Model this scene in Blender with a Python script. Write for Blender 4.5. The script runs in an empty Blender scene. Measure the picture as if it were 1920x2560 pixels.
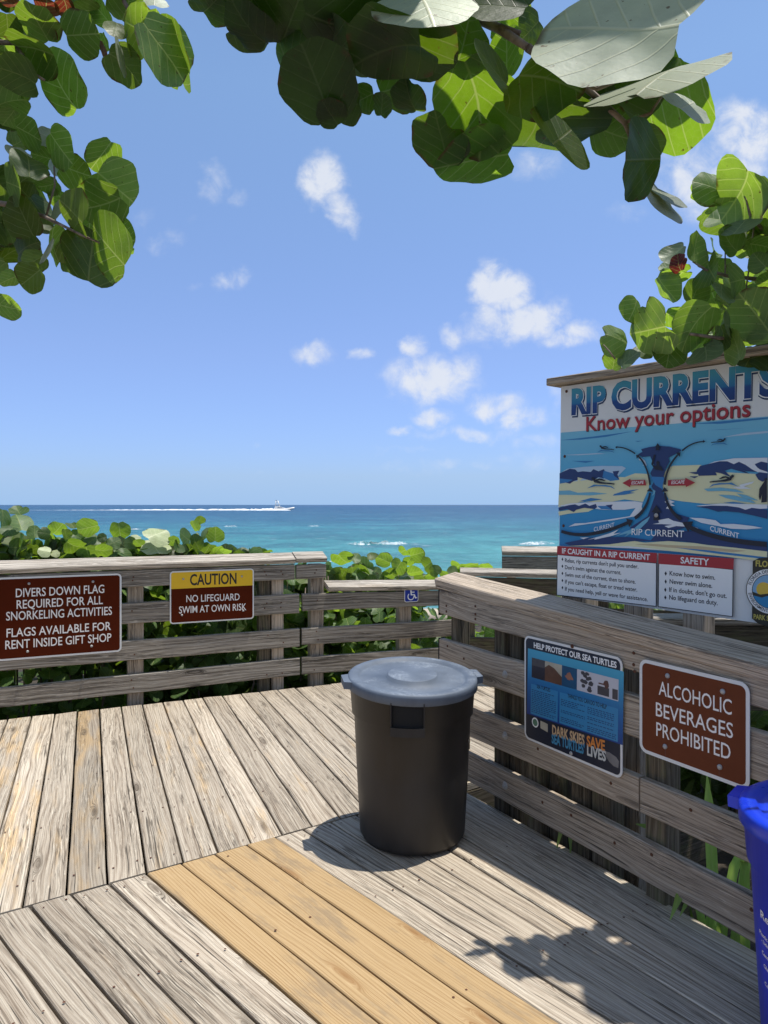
import bpy, math, random
import numpy as np
from mathutils import Vector, Matrix
R = math.radians
rng = np.random.default_rng(7)
random.seed(7)
S = bpy.context.scene
COL = S.collection

# ------------------------------------------------------------------ camera
FPX, HC, HORIZ = 1800.0, 1.5, 1262.0          # focal length in photo pixels, eye height, horizon row
cd = bpy.data.cameras.new("camera")
cam = bpy.data.objects.new("camera", cd); COL.objects.link(cam)
cam.location = (0, 0, HC); cam.rotation_euler = (R(90), 0, 0)
cd.sensor_fit = 'VERTICAL'; cd.sensor_height = 36.0; cd.lens = 36.0 * FPX / 2560.0
cd.shift_y = -(1280.0 - HORIZ) / 2560.0
cd.clip_start = 0.05; cd.clip_end = 60000
S.camera = cam

# ------------------------------------------------------------------ light
SUN = Vector((0.23, 0.057, 0.97)).normalized()
sl = bpy.data.lights.new("sun", 'SUN'); sl.energy = 5.0; sl.angle = R(0.5); sl.color = (1.0, 0.955, 0.88)
so = bpy.data.objects.new("sun", sl); COL.objects.link(so)
so.rotation_euler = SUN.to_track_quat('Z', 'Y').to_euler()
S.view_settings.view_transform = 'Standard'; S.view_settings.look = 'None'
S.view_settings.exposure = 0.0; S.view_settings.gamma = 1.0

# ------------------------------------------------------------------ node helpers
class NT:
    def __init__(s, nt): s.nt = nt; nt.nodes.clear()
    def n(s, typ, ins=None, **props):
        nd = s.nt.nodes.new(typ)
        for k, v in props.items(): setattr(nd, k, v)
        for k, v in (ins or {}).items():
            sock = nd.inputs[k]
            if isinstance(v, bpy.types.NodeSocket): s.nt.links.new(v, sock)
            elif v is not None: sock.default_value = v
        return nd
    def m(s, op, a, b=None, c=None, clamp=False):
        nd = s.nt.nodes.new('ShaderNodeMath'); nd.operation = op; nd.use_clamp = clamp
        for i, v in enumerate((a, b, c)):
            if v is None: continue
            if isinstance(v, bpy.types.NodeSocket): s.nt.links.new(v, nd.inputs[i])
            else: nd.inputs[i].default_value = v
        return nd.outputs[0]
    def vec(s, x=0., y=0., z=0.):
        return s.n('ShaderNodeCombineXYZ', {0: x, 1: y, 2: z}).outputs[0]
    def noise(s, v, scale=1., detail=3., rough=.55, dist=0.):
        return s.n('ShaderNodeTexNoise', {'Vector': v, 'Scale': scale, 'Detail': detail, 'Roughness': rough, 'Distortion': dist}).outputs['Fac']
    def ramp(s, f, stops, interp='LINEAR'):
        nd = s.n('ShaderNodeValToRGB', {0: f}); cr = nd.color_ramp; cr.interpolation = interp
        while len(cr.elements) < len(stops): cr.elements.new(0.5)
        for e, (p, c) in zip(cr.elements, stops): e.position = p; e.color = (*c, 1)
        return nd.outputs[0]
    def mix(s, f, a, b, blend='MIX'):
        nd = s.n('ShaderNodeMix', data_type='RGBA', blend_type=blend)
        for i, v in ((0, f), (6, a), (7, b)):
            if isinstance(v, bpy.types.NodeSocket): s.nt.links.new(v, nd.inputs[i])
            else: nd.inputs[i].default_value = v if i == 0 else (*v, 1)
        return nd.outputs[2]
    def rng(s, v, a, b, c=0., d=1., smooth=False):
        nd = s.n('ShaderNodeMapRange', {0: v, 1: a, 2: b, 3: c, 4: d})
        if smooth: nd.interpolation_type = 'SMOOTHSTEP'
        return nd.outputs[0]
    def sep(s, v):
        nd = s.n('ShaderNodeSeparateXYZ', {0: v}); return nd.outputs
    def link(s, a, b): s.nt.links.new(a, b)

def material(name):
    m = bpy.data.materials.new(name); m.use_nodes = True
    return m, NT(m.node_tree)

# ------------------------------------------------------------------ world: sky and clouds
w = bpy.data.worlds.new("World"); S.world = w; w.use_nodes = True
t = NT(w.node_tree)
_g = t.n('ShaderNodeTexCoord').outputs['Generated']; _x, _y, _zz = t.sep(_g)
sky = t.n('ShaderNodeTexSky', {'Vector': t.vec(_x, _y, t.m('MAXIMUM', _zz, .04))}, sky_type='NISHITA', sun_disc=False, sun_elevation=math.asin(SUN.z),
          sun_rotation=math.atan2(SUN.x, SUN.y), air_density=1.0, dust_density=0.35, ozone_density=2.2, altitude=0)
gen = t.n('ShaderNodeTexCoord').outputs['Generated']
dx, dy, dz = t.sep(gen)
# marine air: the raw sky is too yellow along the horizon for this clear sea air
air = t.ramp(t.m('MAXIMUM', dz, 0.), [(0., (.36, .52, .93)), (.05, (.42, .56, .95)), (.2, (.62, .70, .97)), (.5, (.84, .95, 1.02)), (1., (.84, .95, 1.02))])
skc = t.mix(1., sky.outputs[0], air, 'MULTIPLY')
bw = t.n('ShaderNodeHueSaturation', {'Hue': 0.5, 'Saturation': t.rng(dz, .2, .5, .93, .95), 'Value': t.rng(dz, .2, .5, 1.10, 1.18), 'Color': skc})
yy = t.m('MAXIMUM', dy, 0.02)
pu = t.m('DIVIDE', dx, yy); pw = t.m('DIVIDE', dz, yy)
P2 = t.vec(pu, pw, 0.)
nz = t.n('ShaderNodeTexNoise', {'Vector': P2, 'Scale': 13.0, 'Detail': 9.0, 'Roughness': .6})
wob = t.n('ShaderNodeVectorMath', {0: nz.outputs['Color'], 1: (.5, .5, .5)}, operation='SUBTRACT').outputs[0]
wob = t.n('ShaderNodeVectorMath', {0: wob, 'Scale': 0.07}, operation='SCALE').outputs[0]
PW = t.n('ShaderNodeVectorMath', {0: P2, 1: wob}, operation='ADD').outputs[0]
CLOUDS = [  # sky direction (as photo column, row), radii, tilt, density
 (805,445,62,70,-20,.9),(850,520,40,75,-28,.72),(880,570,22,40,-25,.4),(536,462,55,62,0,.36),(600,500,48,34,0,.3),
 (579,695,52,44,0,.55),(478,712,40,22,0,.28),(786,880,66,38,0,.66),(907,880,44,30,0,.5),
 (1037,862,34,40,0,.6),(1078,945,128,72,0,.85),(1163,912,46,64,10,.62),(1249,716,74,70,8,.95),
 (1290,800,135,64,-8,.98),(1420,838,105,34,-8,.62),(1138,832,50,36,0,.6),(1240,1012,90,44,0,.72),(1310,1045,74,40,-14,.62),
 (1076,1043,62,32,0,.58),(1003,1075,40,20,0,.5),(1170,1088,190,26,0,.44),(1361,728,30,50,0,.22),
 (1880,335,130,85,20,.8),(1760,450,150,110,15,.72),(1840,420,120,80,30,.6),(1575,530,74,44,0,.32),(1335,405,120,60,0,.3),
 (418,612,75,30,0,.34),(362,548,40,46,0,.26),(488,558,30,34,0,.22),(1395,1000,40,60,0,.4),(1300,1150,260,34,0,.25),(630,1124,30,10,0,.3),(900,1105,200,12,0,.12),(1120,1165,330,22,0,.3),(1010,1130,150,14,0,.26),(1330,1110,120,30,0,.34),(620,1180,260,12,0,.16)]
acc = None
for (cx, cy, rx, ry, rot, den) in CLOUDS:
    mp = t.n('ShaderNodeMapping', {'Vector': PW, 'Location': ((cx-960)/FPX, (HORIZ-cy)/FPX, 0), 'Rotation': (0, 0, R(-rot)),
             'Scale': (rx*1.12/FPX, ry*1.12/FPX, 1)}, vector_type='TEXTURE')
    ln = t.n('ShaderNodeVectorMath', {0: mp.outputs[0]}, operation='LENGTH').outputs['Value']
    v = t.rng(ln, 1.35, 0.0, 0.0, den, smooth=True)
    acc = v if acc is None else t.m('MAXIMUM', acc, v)
nz2 = t.noise(P2, 26.0, 8.0, .62, .4)
nz3 = t.noise(P2, 7.0, 5.0, .6, .2)
msk = t.m('MULTIPLY', acc, t.rng(nz2, .28, .72, .42, 1.45))
msk = t.m('MULTIPLY', msk, t.rng(nz3, .3, .62, .72, 1.2))
cl = t.rng(msk, .12, .80, 0., .88, smooth=True)
cl = t.m('MULTIPLY', cl, t.m('GREATER_THAN', dy, 0.02))
skyc = bw.outputs[0]
shade = t.rng(nz3, .35, .65, .8, 1.0)
cwhite = t.mix(shade, (3.9, 4.45, 5.6), (5.5, 5.7, 6.1))
# unseen clouds added behind the viewer as neutral fill for shaded faces
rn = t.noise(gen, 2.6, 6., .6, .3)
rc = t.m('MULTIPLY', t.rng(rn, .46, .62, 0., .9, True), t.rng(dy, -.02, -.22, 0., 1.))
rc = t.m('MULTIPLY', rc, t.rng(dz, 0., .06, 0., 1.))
full = t.mix(cl, skyc, cwhite)
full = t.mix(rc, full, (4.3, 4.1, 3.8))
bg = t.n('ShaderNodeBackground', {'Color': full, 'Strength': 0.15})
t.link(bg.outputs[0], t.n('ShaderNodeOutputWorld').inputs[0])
w.cycles.sampling_method = 'MANUAL'; w.cycles.sample_map_resolution = 512

# ------------------------------------------------------------------ geometry helpers
def ray(px, py): return Vector(((px-960)/FPX, 1.0, -(py-HORIZ)/FPX))
CAMP = Vector((0, 0, HC))
def ground(px, py, z=0.0):
    d = ray(px, py); return CAMP + d*((z-HC)/d.z)
def at(px, py, Y): return CAMP + ray(px, py)*Y

class MB:
    """collects verts / faces / uv / tone into ONE mesh"""
    def __init__(s): s.v=[]; s.f=[]; s.uv=[]; s.mi=[]; s.tone=[]; s.sm=[]
    def face(s, idx, uv=None, mi=0, sm=False):
        s.f.append(tuple(idx)); s.uv.append(uv if uv else [(0,0)]*len(idx)); s.mi.append(mi); s.sm.append(sm)
    def add(s, pts, tone=(0.5,0.,0.5)):
        b = len(s.v); s.v += [tuple(p) for p in pts]; s.tone += [tone]*len(pts); return b
    def poly(s, pts, mi=0, uv=None):
        b = s.add(pts); s.face(range(b, b+len(pts)), uv, mi)
    def box(s, c, hx, hy, hz, mi=0, mat=None):
        c = Vector(c); X=Vector((hx,0,0)); Y=Vector((0,hy,0)); Z=Vector((0,0,hz))
        if mat is not None: X,Y,Z = mat@X, mat@Y, mat@Z
        b = s.add([c+X*i+Y*j+Z*k for i in (-1,1) for j in (-1,1) for k in (-1,1)])
        for q in ((0,1,3,2),(4,6,7,5),(0,4,5,1),(2,3,7,6),(0,2,6,4),(1,5,7,3)):
            s.face([b+i for i in q], [(0,0),(.1,0),(.1,.1),(0,.1)], mi)
    def plank(s, A, B, WA, WB, T, tone=None, ch=.004, seg=None, mi=0, warp=.0015):
        """a sawn board from A to B: half-width vectors WA, WB, half-thickness vector T; chamfered, slightly warped, UV along the grain"""
        A,B,WA,WB,T = map(Vector,(A,B,WA,WB,T)); L=(B-A).length
        if tone is None: tone=(random.random(), 0., random.random())
        n = seg or max(2,int(L/.22)); ru, rv = random.random()*40, random.random()*40
        wl, tl = WA.length, T.length
        cs = [(-1,-1+ch/tl),(-1+ch/wl,-1),(1-ch/wl,-1),(1,-1+ch/tl),(1,1-ch/tl),(1-ch/wl,1),(-1+ch/wl,1),(-1,1-ch/tl)]
        per=[0.]
        for i in range(8):
            a,b_=cs[i],cs[(i+1)%8]; per.append(per[-1]+math.hypot((b_[0]-a[0])*wl,(b_[1]-a[1])*tl))
        rows=[]
        for k in range(n+1):
            f=k/n; W=WA.lerp(WB,f); C=A.lerp(B,f)
            if 0<k<n: C = C + W.normalized()*random.uniform(-warp,warp) + T.normalized()*random.uniform(-warp,warp)*.6
            rows.append(s.add([C+W*x+T*y for x,y in cs], tone))
        for k in range(n):
            for i in range(8):
                j=(i+1)%8; u0,u1=ru+L*k/n, ru+L*(k+1)/n
                s.face([rows[k]+i,rows[k]+j,rows[k+1]+j,rows[k+1]+i],[(u0,rv+per[i]),(u0,rv+per[i+1]),(u1,rv+per[i+1]),(u1,rv+per[i])],mi)
        for r0,rev in ((rows[0],True),(rows[-1],False)):
            idx=[r0+i for i in range(8)]; uv=[(ru+9+x*wl*.4, rv+9+y*tl) for x,y in cs]
            if rev: idx=idx[::-1]; uv=uv[::-1]
            s.face(idx,uv,mi)
    def tube(s, pts, rads, n=7, mi=0, cap=True):
        pts=[Vector(p) for p in pts]; rows=[]
        for k,p in enumerate(pts):
            d=(pts[min(k+1,len(pts)-1)]-pts[max(k-1,0)]).normalized()
            a=d.orthogonal().normalized() if abs(d.z)>.9 else d.cross(Vector((0,0,1))).normalized(); b=d.cross(a)
            r=rads[k] if hasattr(rads,'__len__') else rads
            rows.append(s.add([p+(a*math.cos(q)+b*math.sin(q))*r for q in [2*math.pi*i/n for i in range(n)]]))
        for k in range(len(pts)-1):
            for i in range(n):
                j=(i+1)%n; s.face([rows[k]+i,rows[k]+j,rows[k+1]+j,rows[k+1]+i],[(k*.1,i/n),(k*.1,(i+1)/n),(k*.1+.1,(i+1)/n),(k*.1+.1,i/n)],mi,True)
        if cap:
            s.face([rows[0]+i for i in range(n)][::-1],None,mi); s.face([rows[-1]+i for i in range(n)],None,mi)
    def lathe(s, prof, n=64, c=(0,0,0), mi=0, sharp=()):
        rows=[s.add([(c[0]+r*math.cos(2*math.pi*i/n), c[1]+r*math.sin(2*math.pi*i/n), c[2]+z) for i in range(n)]) for r,z in prof]
        for k in range(len(prof)-1):
            for i in range(n):
                j=(i+1)%n; s.face([rows[k]+i,rows[k]+j,rows[k+1]+j,rows[k+1]+i],[(i/n,prof[k][1]),((i+1)/n,prof[k][1]),((i+1)/n,prof[k+1][1]),(i/n,prof[k+1][1])],mi,True)
    def build(s, name, mats, parent=None):
        me=bpy.data.meshes.new(name); me.from_pydata(s.v,[],s.f)
        if not isinstance(mats,(list,tuple)): mats=[mats]
        for m in mats: me.materials.append(m)
        me.polygons.foreach_set('material_index',s.mi); me.polygons.foreach_set('use_smooth',s.sm)
        ul=me.uv_layers.new(name='UVMap'); ul.data.foreach_set('uv',[c for u in s.uv for p in u for c in p])
        ca=me.color_attributes.new('tone','FLOAT_COLOR','POINT'); ca.data.foreach_set('color',[c for q in s.tone for c in (*q,1.)])
        me.update()
        o=bpy.data.objects.new(name,me); COL.objects.link(o)
        if parent is not None: o.parent=parent
        return o

def empty(name, label, cat, M=None, group=None, kind=None):
    o=bpy.data.objects.new(name,None); COL.objects.link(o); o.empty_display_size=.1
    if M is not None: o.matrix_world=M
    tag(o,label,cat,group,kind); return o
def tag(o,label=None,cat=None,group=None,kind=None):
    if label: o['label']=label
    if cat: o['category']=cat
    if group: o['group']=group
    if kind: o['kind']=kind
    return o

class Frame:
    """a vertical working plane: local x to the right, y up, z out of the face"""
    def __init__(s, o, right, roll=0.):
        r=Vector((right[0],right[1],0)).normalized(); u=Vector((0,0,1)); n=r.cross(u)
        if roll: r,u = r*math.cos(roll)-u*math.sin(roll), u*math.cos(roll)+r*math.sin(roll)
        s.o=Vector(o); s.r=r; s.u=u; s.n=n
        s.M=Matrix(((r.x,u.x,n.x,s.o.x),(r.y,u.y,n.y,s.o.y),(r.z,u.z,n.z,s.o.z),(0,0,0,1)))
    def px(s,x,y,off=0.):
        d=ray(x,y); o=s.o+s.n*off; t=(o-CAMP).dot(s.n)/d.dot(s.n); q=CAMP+d*t-o
        return q.dot(s.r), q.dot(s.u)
    def P(s,x,y,z=0.): return s.o+s.r*x+s.u*y+s.n*z
    def at(s,x,y,z=0.):
        M=s.M.copy(); M.translation=s.P(x,y,z); return M

# ------------------------------------------------------------------ materials
def flat(name,col,rough=.5,spec=.5,var=0.,metal=0.,bump=0.,bscale=300):
    m,t=material(name); c=(*col,1)
    p=t.n('ShaderNodeBsdfPrincipled',{'Base Color':c,'Roughness':rough,'Specular IOR Level':spec,'Metallic':metal})
    oc=t.n('ShaderNodeTexCoord').outputs['Object']
    if var:
        f=t.noise(oc,14.,5.,.6); t.link(t.mix(t.rng(f,.3,.7,0.,var),col,tuple(x*.55 for x in col)),p.inputs['Base Color'])
    if bump:
        b=t.n('ShaderNodeBump',{'Height':t.noise(oc,bscale,3.),'Strength':bump,'Distance':.002}); t.link(b.outputs[0],p.inputs['Normal'])
    t.link(p.outputs[0],t.n('ShaderNodeOutputMaterial').inputs[0]); return m

def wood(name, dark, mid, light, honey=(.50,.31,.14), rough=.85, bump=.6, contrast=1., fresh=False, honeyk=1., moss=0.):
    m,t=material(name)
    u,v,_=t.sep(t.n('ShaderNodeUVMap',uv_map='UVMap').outputs[0])
    tr,tg,tb=t.sep(t.n('ShaderNodeAttribute',attribute_name='tone').outputs['Color'])
    # knots: cells stretched along the grain bend the lines around them
    kv=t.vec(t.m('MULTIPLY',u,1.5),t.m('MULTIPLY',v,8.),0.)
    vor=t.n('ShaderNodeTexVoronoi',{'Vector':kv,'Scale':1.,'Randomness':1.},voronoi_dimensions='2D')
    kd=vor.outputs['Distance']; kr=t.sep(vor.outputs['Color'])[0]
    ksel=t.m('GREATER_THAN',kr,.70 if fresh else .80)
    kn=t.m('MULTIPLY',t.rng(kd,.20,.0,0.,1.,True),ksel)
    w1=t.noise(t.vec(t.m('MULTIPLY',u,1.1),t.m('MULTIPLY',v,5.),tr),1.,2.)
    w2=t.noise(t.vec(t.m('MULTIPLY',u,5.),t.m('MULTIPLY',v,9.),tr),1.,2.)
    vv=t.m('ADD',v,t.m('MULTIPLY',t.m('SUBTRACT',w1,.5),.036))
    vv=t.m('ADD',vv,t.m('MULTIPLY',t.m('SUBTRACT',w2,.5),.006))
    vv=t.m('ADD',vv,t.m('MULTIPLY',kn,.035))
    def streak(fu,fv,det=4.,rgh=.6):
        return t.noise(t.vec(t.m('MULTIPLY',u,fu),t.m('MULTIPLY',vv,fv),t.m('MULTIPLY',tr,9.)),1.,det,rgh)
    broad=streak(.6,30.); fine=streak(1.7,190.,5.,.7); hair=streak(5.,430.,3.,.75); crack=streak(1.6,130.,3.,.6)
    cv=t.noise(t.vec(t.m('MULTIPLY',u,.62),t.m('MULTIPLY',v,3.4),t.m('MULTIPLY',tr,7.)),1.,2.,.4)
    vr=t.m('ADD',vv,t.m('MULTIPLY',t.m('SUBTRACT',cv,.5),.17))
    def lines(freq,lo_,hi_):
        return t.rng(t.m('SINE',t.m('MULTIPLY',t.m('ADD',vr,t.m('MULTIPLY',fine,.006)),6.2832*freq)),lo_,hi_,0.,1.,True)
    lmod=t.rng(broad,.36,.62,.15,1.)
    ln=t.m('MULTIPLY',t.m('MAXIMUM',lines(78.,.35,1.),t.m('MULTIPLY',lines(173.,.2,1.),.6)),lmod)
    ring=t.m('SINE',t.m('MULTIPLY',t.m('ADD',vv,t.m('MULTIPLY',w1,.10)),230.))
    g=t.m('ADD',t.m('MULTIPLY',fine,.38),t.m('MULTIPLY',broad,.30)); g=t.m('ADD',g,t.m('MULTIPLY',hair,.24))
    g=t.m('ADD',g,t.m('MULTIPLY',ring,.035 if not fresh else .03))
    lo,hi=(.36-.02,.60+.0)
    mid_p=.5
    c=t.ramp(t.rng(g,.46-.13/contrast,.46+.13/contrast),[(0.,dark),(.42,mid),(1.,light)])
    hm=t.noise(t.vec(t.m('MULTIPLY',u,1.6),t.m('MULTIPLY',v,11.),t.m('MULTIPLY',tr,31.)),1.,4.,.6)
    hmask=t.m('MULTIPLY',t.rng(t.m('ADD',hm,t.m('MULTIPLY',tg,.24)),.63,.84,0.,1.,True),honeyk,clamp=True)
    hcol=t.mix(t.rng(fine,.35,.62),tuple(x*.72 for x in honey),tuple(min(1,x*1.2) for x in honey))
    c=t.mix(hmask,c,hcol)
    c=t.mix(t.m('MULTIPLY',ln,.50 if not fresh else .8),c,tuple(x*.75 for x in dark) if not fresh else (.27,.155,.06))
    c=t.mix(t.m('MULTIPLY',kn,.75),c,tuple(x*.55 for x in dark) if not fresh else (.26,.13,.045))
    if not fresh:
        wv=t.noise(t.vec(t.m('MULTIPLY',u,26.),t.m('MULTIPLY',v,40.),tr),1.,2.)          # ragged edges
        vj=t.m('ADD',vv,t.m('MULTIPLY',t.m('SUBTRACT',wv,.5),.0035))
        def thin(fu,fv,seed,w_):
            q=t.noise(t.vec(t.m('MULTIPLY',u,fu),t.m('MULTIPLY',vj,fv),t.m('ADD',t.m('MULTIPLY',tr,9.),seed)),1.,2.,.5)
            return t.rng(t.m('ABSOLUTE',t.m('SUBTRACT',q,.5)),w_,w_*.25,0.,1.)
        where=t.rng(t.noise(t.vec(t.m('MULTIPLY',u,1.3),t.m('MULTIPLY',v,12.),t.m('MULTIPLY',tr,3.)),1.,3.),.44,.56,0.,1.)
        split=t.m('MULTIPLY',t.m('MAXIMUM',thin(1.1,46.,1.,.022),t.m('MULTIPLY',thin(3.,120.,5.,.03),.75)),where)
        fl=t.noise(t.vec(t.m('MULTIPLY',u,11.),t.m('MULTIPLY',vj,120.),t.m('MULTIPLY',tr,5.)),1.,4.,.65)
        flake=t.m('MULTIPLY',t.rng(fl,.585,.66,0.,.6),t.rng(where,0.,1.,.35,1.))
        c=t.mix(flake,c,tuple(min(.82,x*1.25) for x in light))
        c=t.mix(t.m('MULTIPLY',split,.68),c,tuple(x*.32 for x in dark))
    ck=t.rng(crack,.62,.68,0.,.85,True) if not fresh else t.rng(crack,.72,.8,0.,.3,True)
    c=t.mix(ck,c,(.035,.028,.022) if not fresh else (.25,.13,.05))
    lum=t.m('ADD',.72,t.m('MULTIPLY',tb,.5)); 
    c=t.mix(1.,c,t.n('ShaderNodeCombineColor',{0:lum,1:lum,2:lum}).outputs[0],'MULTIPLY')
    if fresh:
        gr=t.noise(t.vec(t.m('MULTIPLY',u,2.6),t.m('MULTIPLY',v,9.),t.m('MULTIPLY',tr,17.)),1.,6.,.68)
        c=t.mix(t.rng(gr,.53,.68,0.,.55,True),c,(.22,.17,.115))
    if moss:
        mo=t.noise(t.vec(t.m('MULTIPLY',u,5.),t.m('MULTIPLY',v,16.),2.),1.,4.)
        c=t.mix(t.rng(mo,.5,.7,0.,moss),c,(.13,.15,.06))
    p=t.n('ShaderNodeBsdfPrincipled',{'Base Color':c,'Roughness':rough,'Specular IOR Level':.25})
    hgt=t.m('ADD',t.m('MULTIPLY',fine,.8),t.m('MULTIPLY',hair,.25)); hgt=t.m('SUBTRACT',hgt,t.m('MULTIPLY',ck,.5)); hgt=t.m('SUBTRACT',hgt,t.m('MULTIPLY',ln,.35))
    if not fresh: hgt=t.m('SUBTRACT',hgt,t.m('MULTIPLY',split,.8))
    hgt=t.m('ADD',hgt,t.m('MULTIPLY',broad,.4))
    b=t.n('ShaderNodeBump',{'Height':hgt,'Strength':bump,'Distance':.006}); t.link(b.outputs[0],p.inputs['Normal'])
    t.link(p.outputs[0],t.n('ShaderNodeOutputMaterial').inputs[0]); return m

W_DECK=wood('weathered_decking',(.185,.14,.10),(.44,.37,.285),(.605,.535,.425),honey=(.58,.415,.235),bump=.42,contrast=1.15)
W_NEW=wood('fresh_pine',(.29,.18,.08),(.455,.315,.16),(.52,.375,.205),honey=(.42,.285,.135),bump=.2,contrast=.8,fresh=True,rough=.7,honeyk=.4)
W_FENCE=wood('weathered_fence_wood',(.075,.062,.05),(.285,.25,.205),(.53,.485,.42),bump=.7,contrast=1.1,honeyk=.2)
W_FENCE2=wood('shaded_fence_wood',(.135,.105,.08),(.46,.375,.285),(.62,.525,.42),honey=(.42,.28,.14),bump=.5,contrast=.9,honeyk=.45)
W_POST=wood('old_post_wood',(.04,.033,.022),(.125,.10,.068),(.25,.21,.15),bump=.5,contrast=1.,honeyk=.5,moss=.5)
W_BARK,_t=material('bark')
_oc=_t.n('ShaderNodeTexCoord').outputs['Object']
_c=_t.ramp(_t.noise(_oc,40.,5.),[(.3,(.10,.065,.045)),(.7,(.34,.27,.22))])
_p=_t.n('ShaderNodeBsdfPrincipled',{'Base Color':_c,'Roughness':.8}); _t.link(_p.outputs[0],_t.n('ShaderNodeOutputMaterial').inputs[0])
ALU=flat('sign_edge_white',(.74,.74,.73),.4); BROWN=flat('sign_brown',(.088,.014,.004),.7,.06,var=.25)
BROWN2=flat('sign_faded_brown',(.165,.050,.023),.7,.08,var=.25)
LETTER=flat('letter_white',(.86,.83,.80),.5); YELLOW=flat('sign_yellow',(.80,.50,.015),.4); BLACK=flat('print_black',(.012,.012,.014),.45)
BOLT=flat('galvanised_bolt',(.45,.44,.42),.45,.5,var=.4,metal=.2); RUST=flat('rusty_screw',(.10,.035,.015),.8)
BLUESIGN=flat('sign_blue',(.012,.035,.30),.4); WHITE=flat('print_white',(.86,.87,.87),.45); DARKFILL=flat('recess_shade_end_grain',(.01,.01,.01),.9)  # last one: painted shade of the handle recesses, and dark rail end grain

# leaf: veins from UV (x along the midrib, y across); paler underside; light shines through
def leafmat(name, top, under, trans, vein=(.30,.36,.12), tk=.55):
    m,t=material(name)
    u,v,_=t.sep(t.n('ShaderNodeUVMap',uv_map='UVMap').outputs[0])
    tr,tg,tb=t.sep(t.n('ShaderNodeAttribute',attribute_name='tone').outputs['Color'])
    av=t.m('ABSOLUTE',v)
    mid=t.rng(av,.020,.006)
    lat=t.m('FRACT',t.m('ADD',t.m('MULTIPLY',t.m('SUBTRACT',u,t.m('MULTIPLY',av,.85)),5.2),tr))
    lat=t.rng(t.m('ABSOLUTE',t.m('SUBTRACT',lat,.5)),.065,.02)
    net=t.n('ShaderNodeTexVoronoi',{'Vector':t.vec(u,v,tr),'Scale':17.},feature='DISTANCE_TO_EDGE').outputs[0]
    ve=t.m('MAXIMUM',mid,t.m('MAXIMUM',t.m('MULTIPLY',lat,.75),t.rng(net,.05,.0,0.,.22)))
    bl=t.noise(t.vec(u,v,t.m('MULTIPLY',tr,20.)),3.5,4.)
    mul=t.m('ADD',.42,t.m('MULTIPLY',tb,1.05))  # per-leaf brightness; hand-set leaves carry their light and shade in it
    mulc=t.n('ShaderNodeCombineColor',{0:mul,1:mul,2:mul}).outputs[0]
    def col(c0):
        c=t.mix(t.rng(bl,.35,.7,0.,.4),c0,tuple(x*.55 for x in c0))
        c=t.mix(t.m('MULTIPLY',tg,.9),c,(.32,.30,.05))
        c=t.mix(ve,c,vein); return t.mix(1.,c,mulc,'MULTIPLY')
    sp=t.noise(t.vec(t.m('ADD',u,t.m('MULTIPLY',tr,37.)),v,t.m('MULTIPLY',tr,11.)),15.,3.,.5)
    spot=t.rng(sp,.68,.73,0.,.85,True)
    rim=t.m('MULTIPLY',t.rng(t.n('ShaderNodeVectorMath',{0:t.vec(t.m('MULTIPLY',t.m('SUBTRACT',u,.5),2.),t.m('MULTIPLY',v,2.),0.)},operation='LENGTH').outputs['Value'],.86,1.0,0.,1.,True),t.rng(t.noise(t.vec(u,v,t.m('MULTIPLY',tr,53.)),2.6,3.),.56,.64,0.,.9,True))
    spot=t.m('MAXIMUM',spot,rim)
    back=t.n('ShaderNodeNewGeometry').outputs['Backfacing']
    base=t.mix(spot,t.mix(back,col(top),col(under)),(.10,.055,.02))
    tc=t.mix(t.rng(bl,.3,.75,0.,.5),trans,tuple(x*.5 for x in trans)); tc=t.mix(t.m('MULTIPLY',ve,.7),tc,(.50,.58,.16))
    tc=t.mix(1.,tc,mulc,'MULTIPLY')
    tc=t.mix(spot,tc,(.10,.045,.01))
    hb=t.m('ADD',t.m('MULTIPLY',t.m('MAXIMUM',mid,t.m('MULTIPLY',lat,.75)),-.45),bl)
    bp=t.n('ShaderNodeBump',{'Height':hb,'Strength':.35,'Distance':.004}).outputs[0]
    p=t.n('ShaderNodeBsdfPrincipled',{'Base Color':base,'Roughness':.46,'Specular IOR Level':.45,'Normal':bp})
    q=t.n('ShaderNodeBsdfTranslucent',{'Color':tc,'Normal':bp})
    x=t.n('ShaderNodeMixShader',{0:tk,1:p.outputs[0],2:q.outputs[0]})
    t.link(x.outputs[0],t.n('ShaderNodeOutputMaterial').inputs[0]); return m
LEAF=leafmat('sea_grape_leaf',(.085,.16,.05),(.15,.22,.10),(.27,.43,.022),tk=.5)
LEAFN=leafmat('sea_grape_leaf_shade_toned',(.016,.050,.018),(.032,.068,.028),(.28,.48,.016),tk=.5,vein=(.09,.14,.045))  # darker copy of the leaf: canopy shade put into the colour
LEAFR=leafmat('red_leaf',(.10,.012,.018),(.12,.02,.02),(.25,.02,.015),vein=(.13,.025,.025))
LEAFC=leafmat('cream_leaf',(.42,.47,.23),(.40,.45,.24),(.35,.42,.12),vein=(.56,.58,.36),tk=.3)
LEAFG=leafmat('grey_green_leaf',(.20,.28,.16),(.22,.30,.18),(.28,.40,.06),vein=(.36,.44,.26),tk=.35)
LEAFP=leafmat('sunlit_pale_leaf',(.47,.53,.38),(.48,.54,.40),(.32,.40,.12),vein=(.55,.56,.40),tk=.25)  # paler copy of the leaf: direct sun put into the colour
STRAP=leafmat('strap_leaf',(.20,.32,.09),(.24,.36,.11),(.45,.65,.12),vein=(.2,.3,.1))

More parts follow.
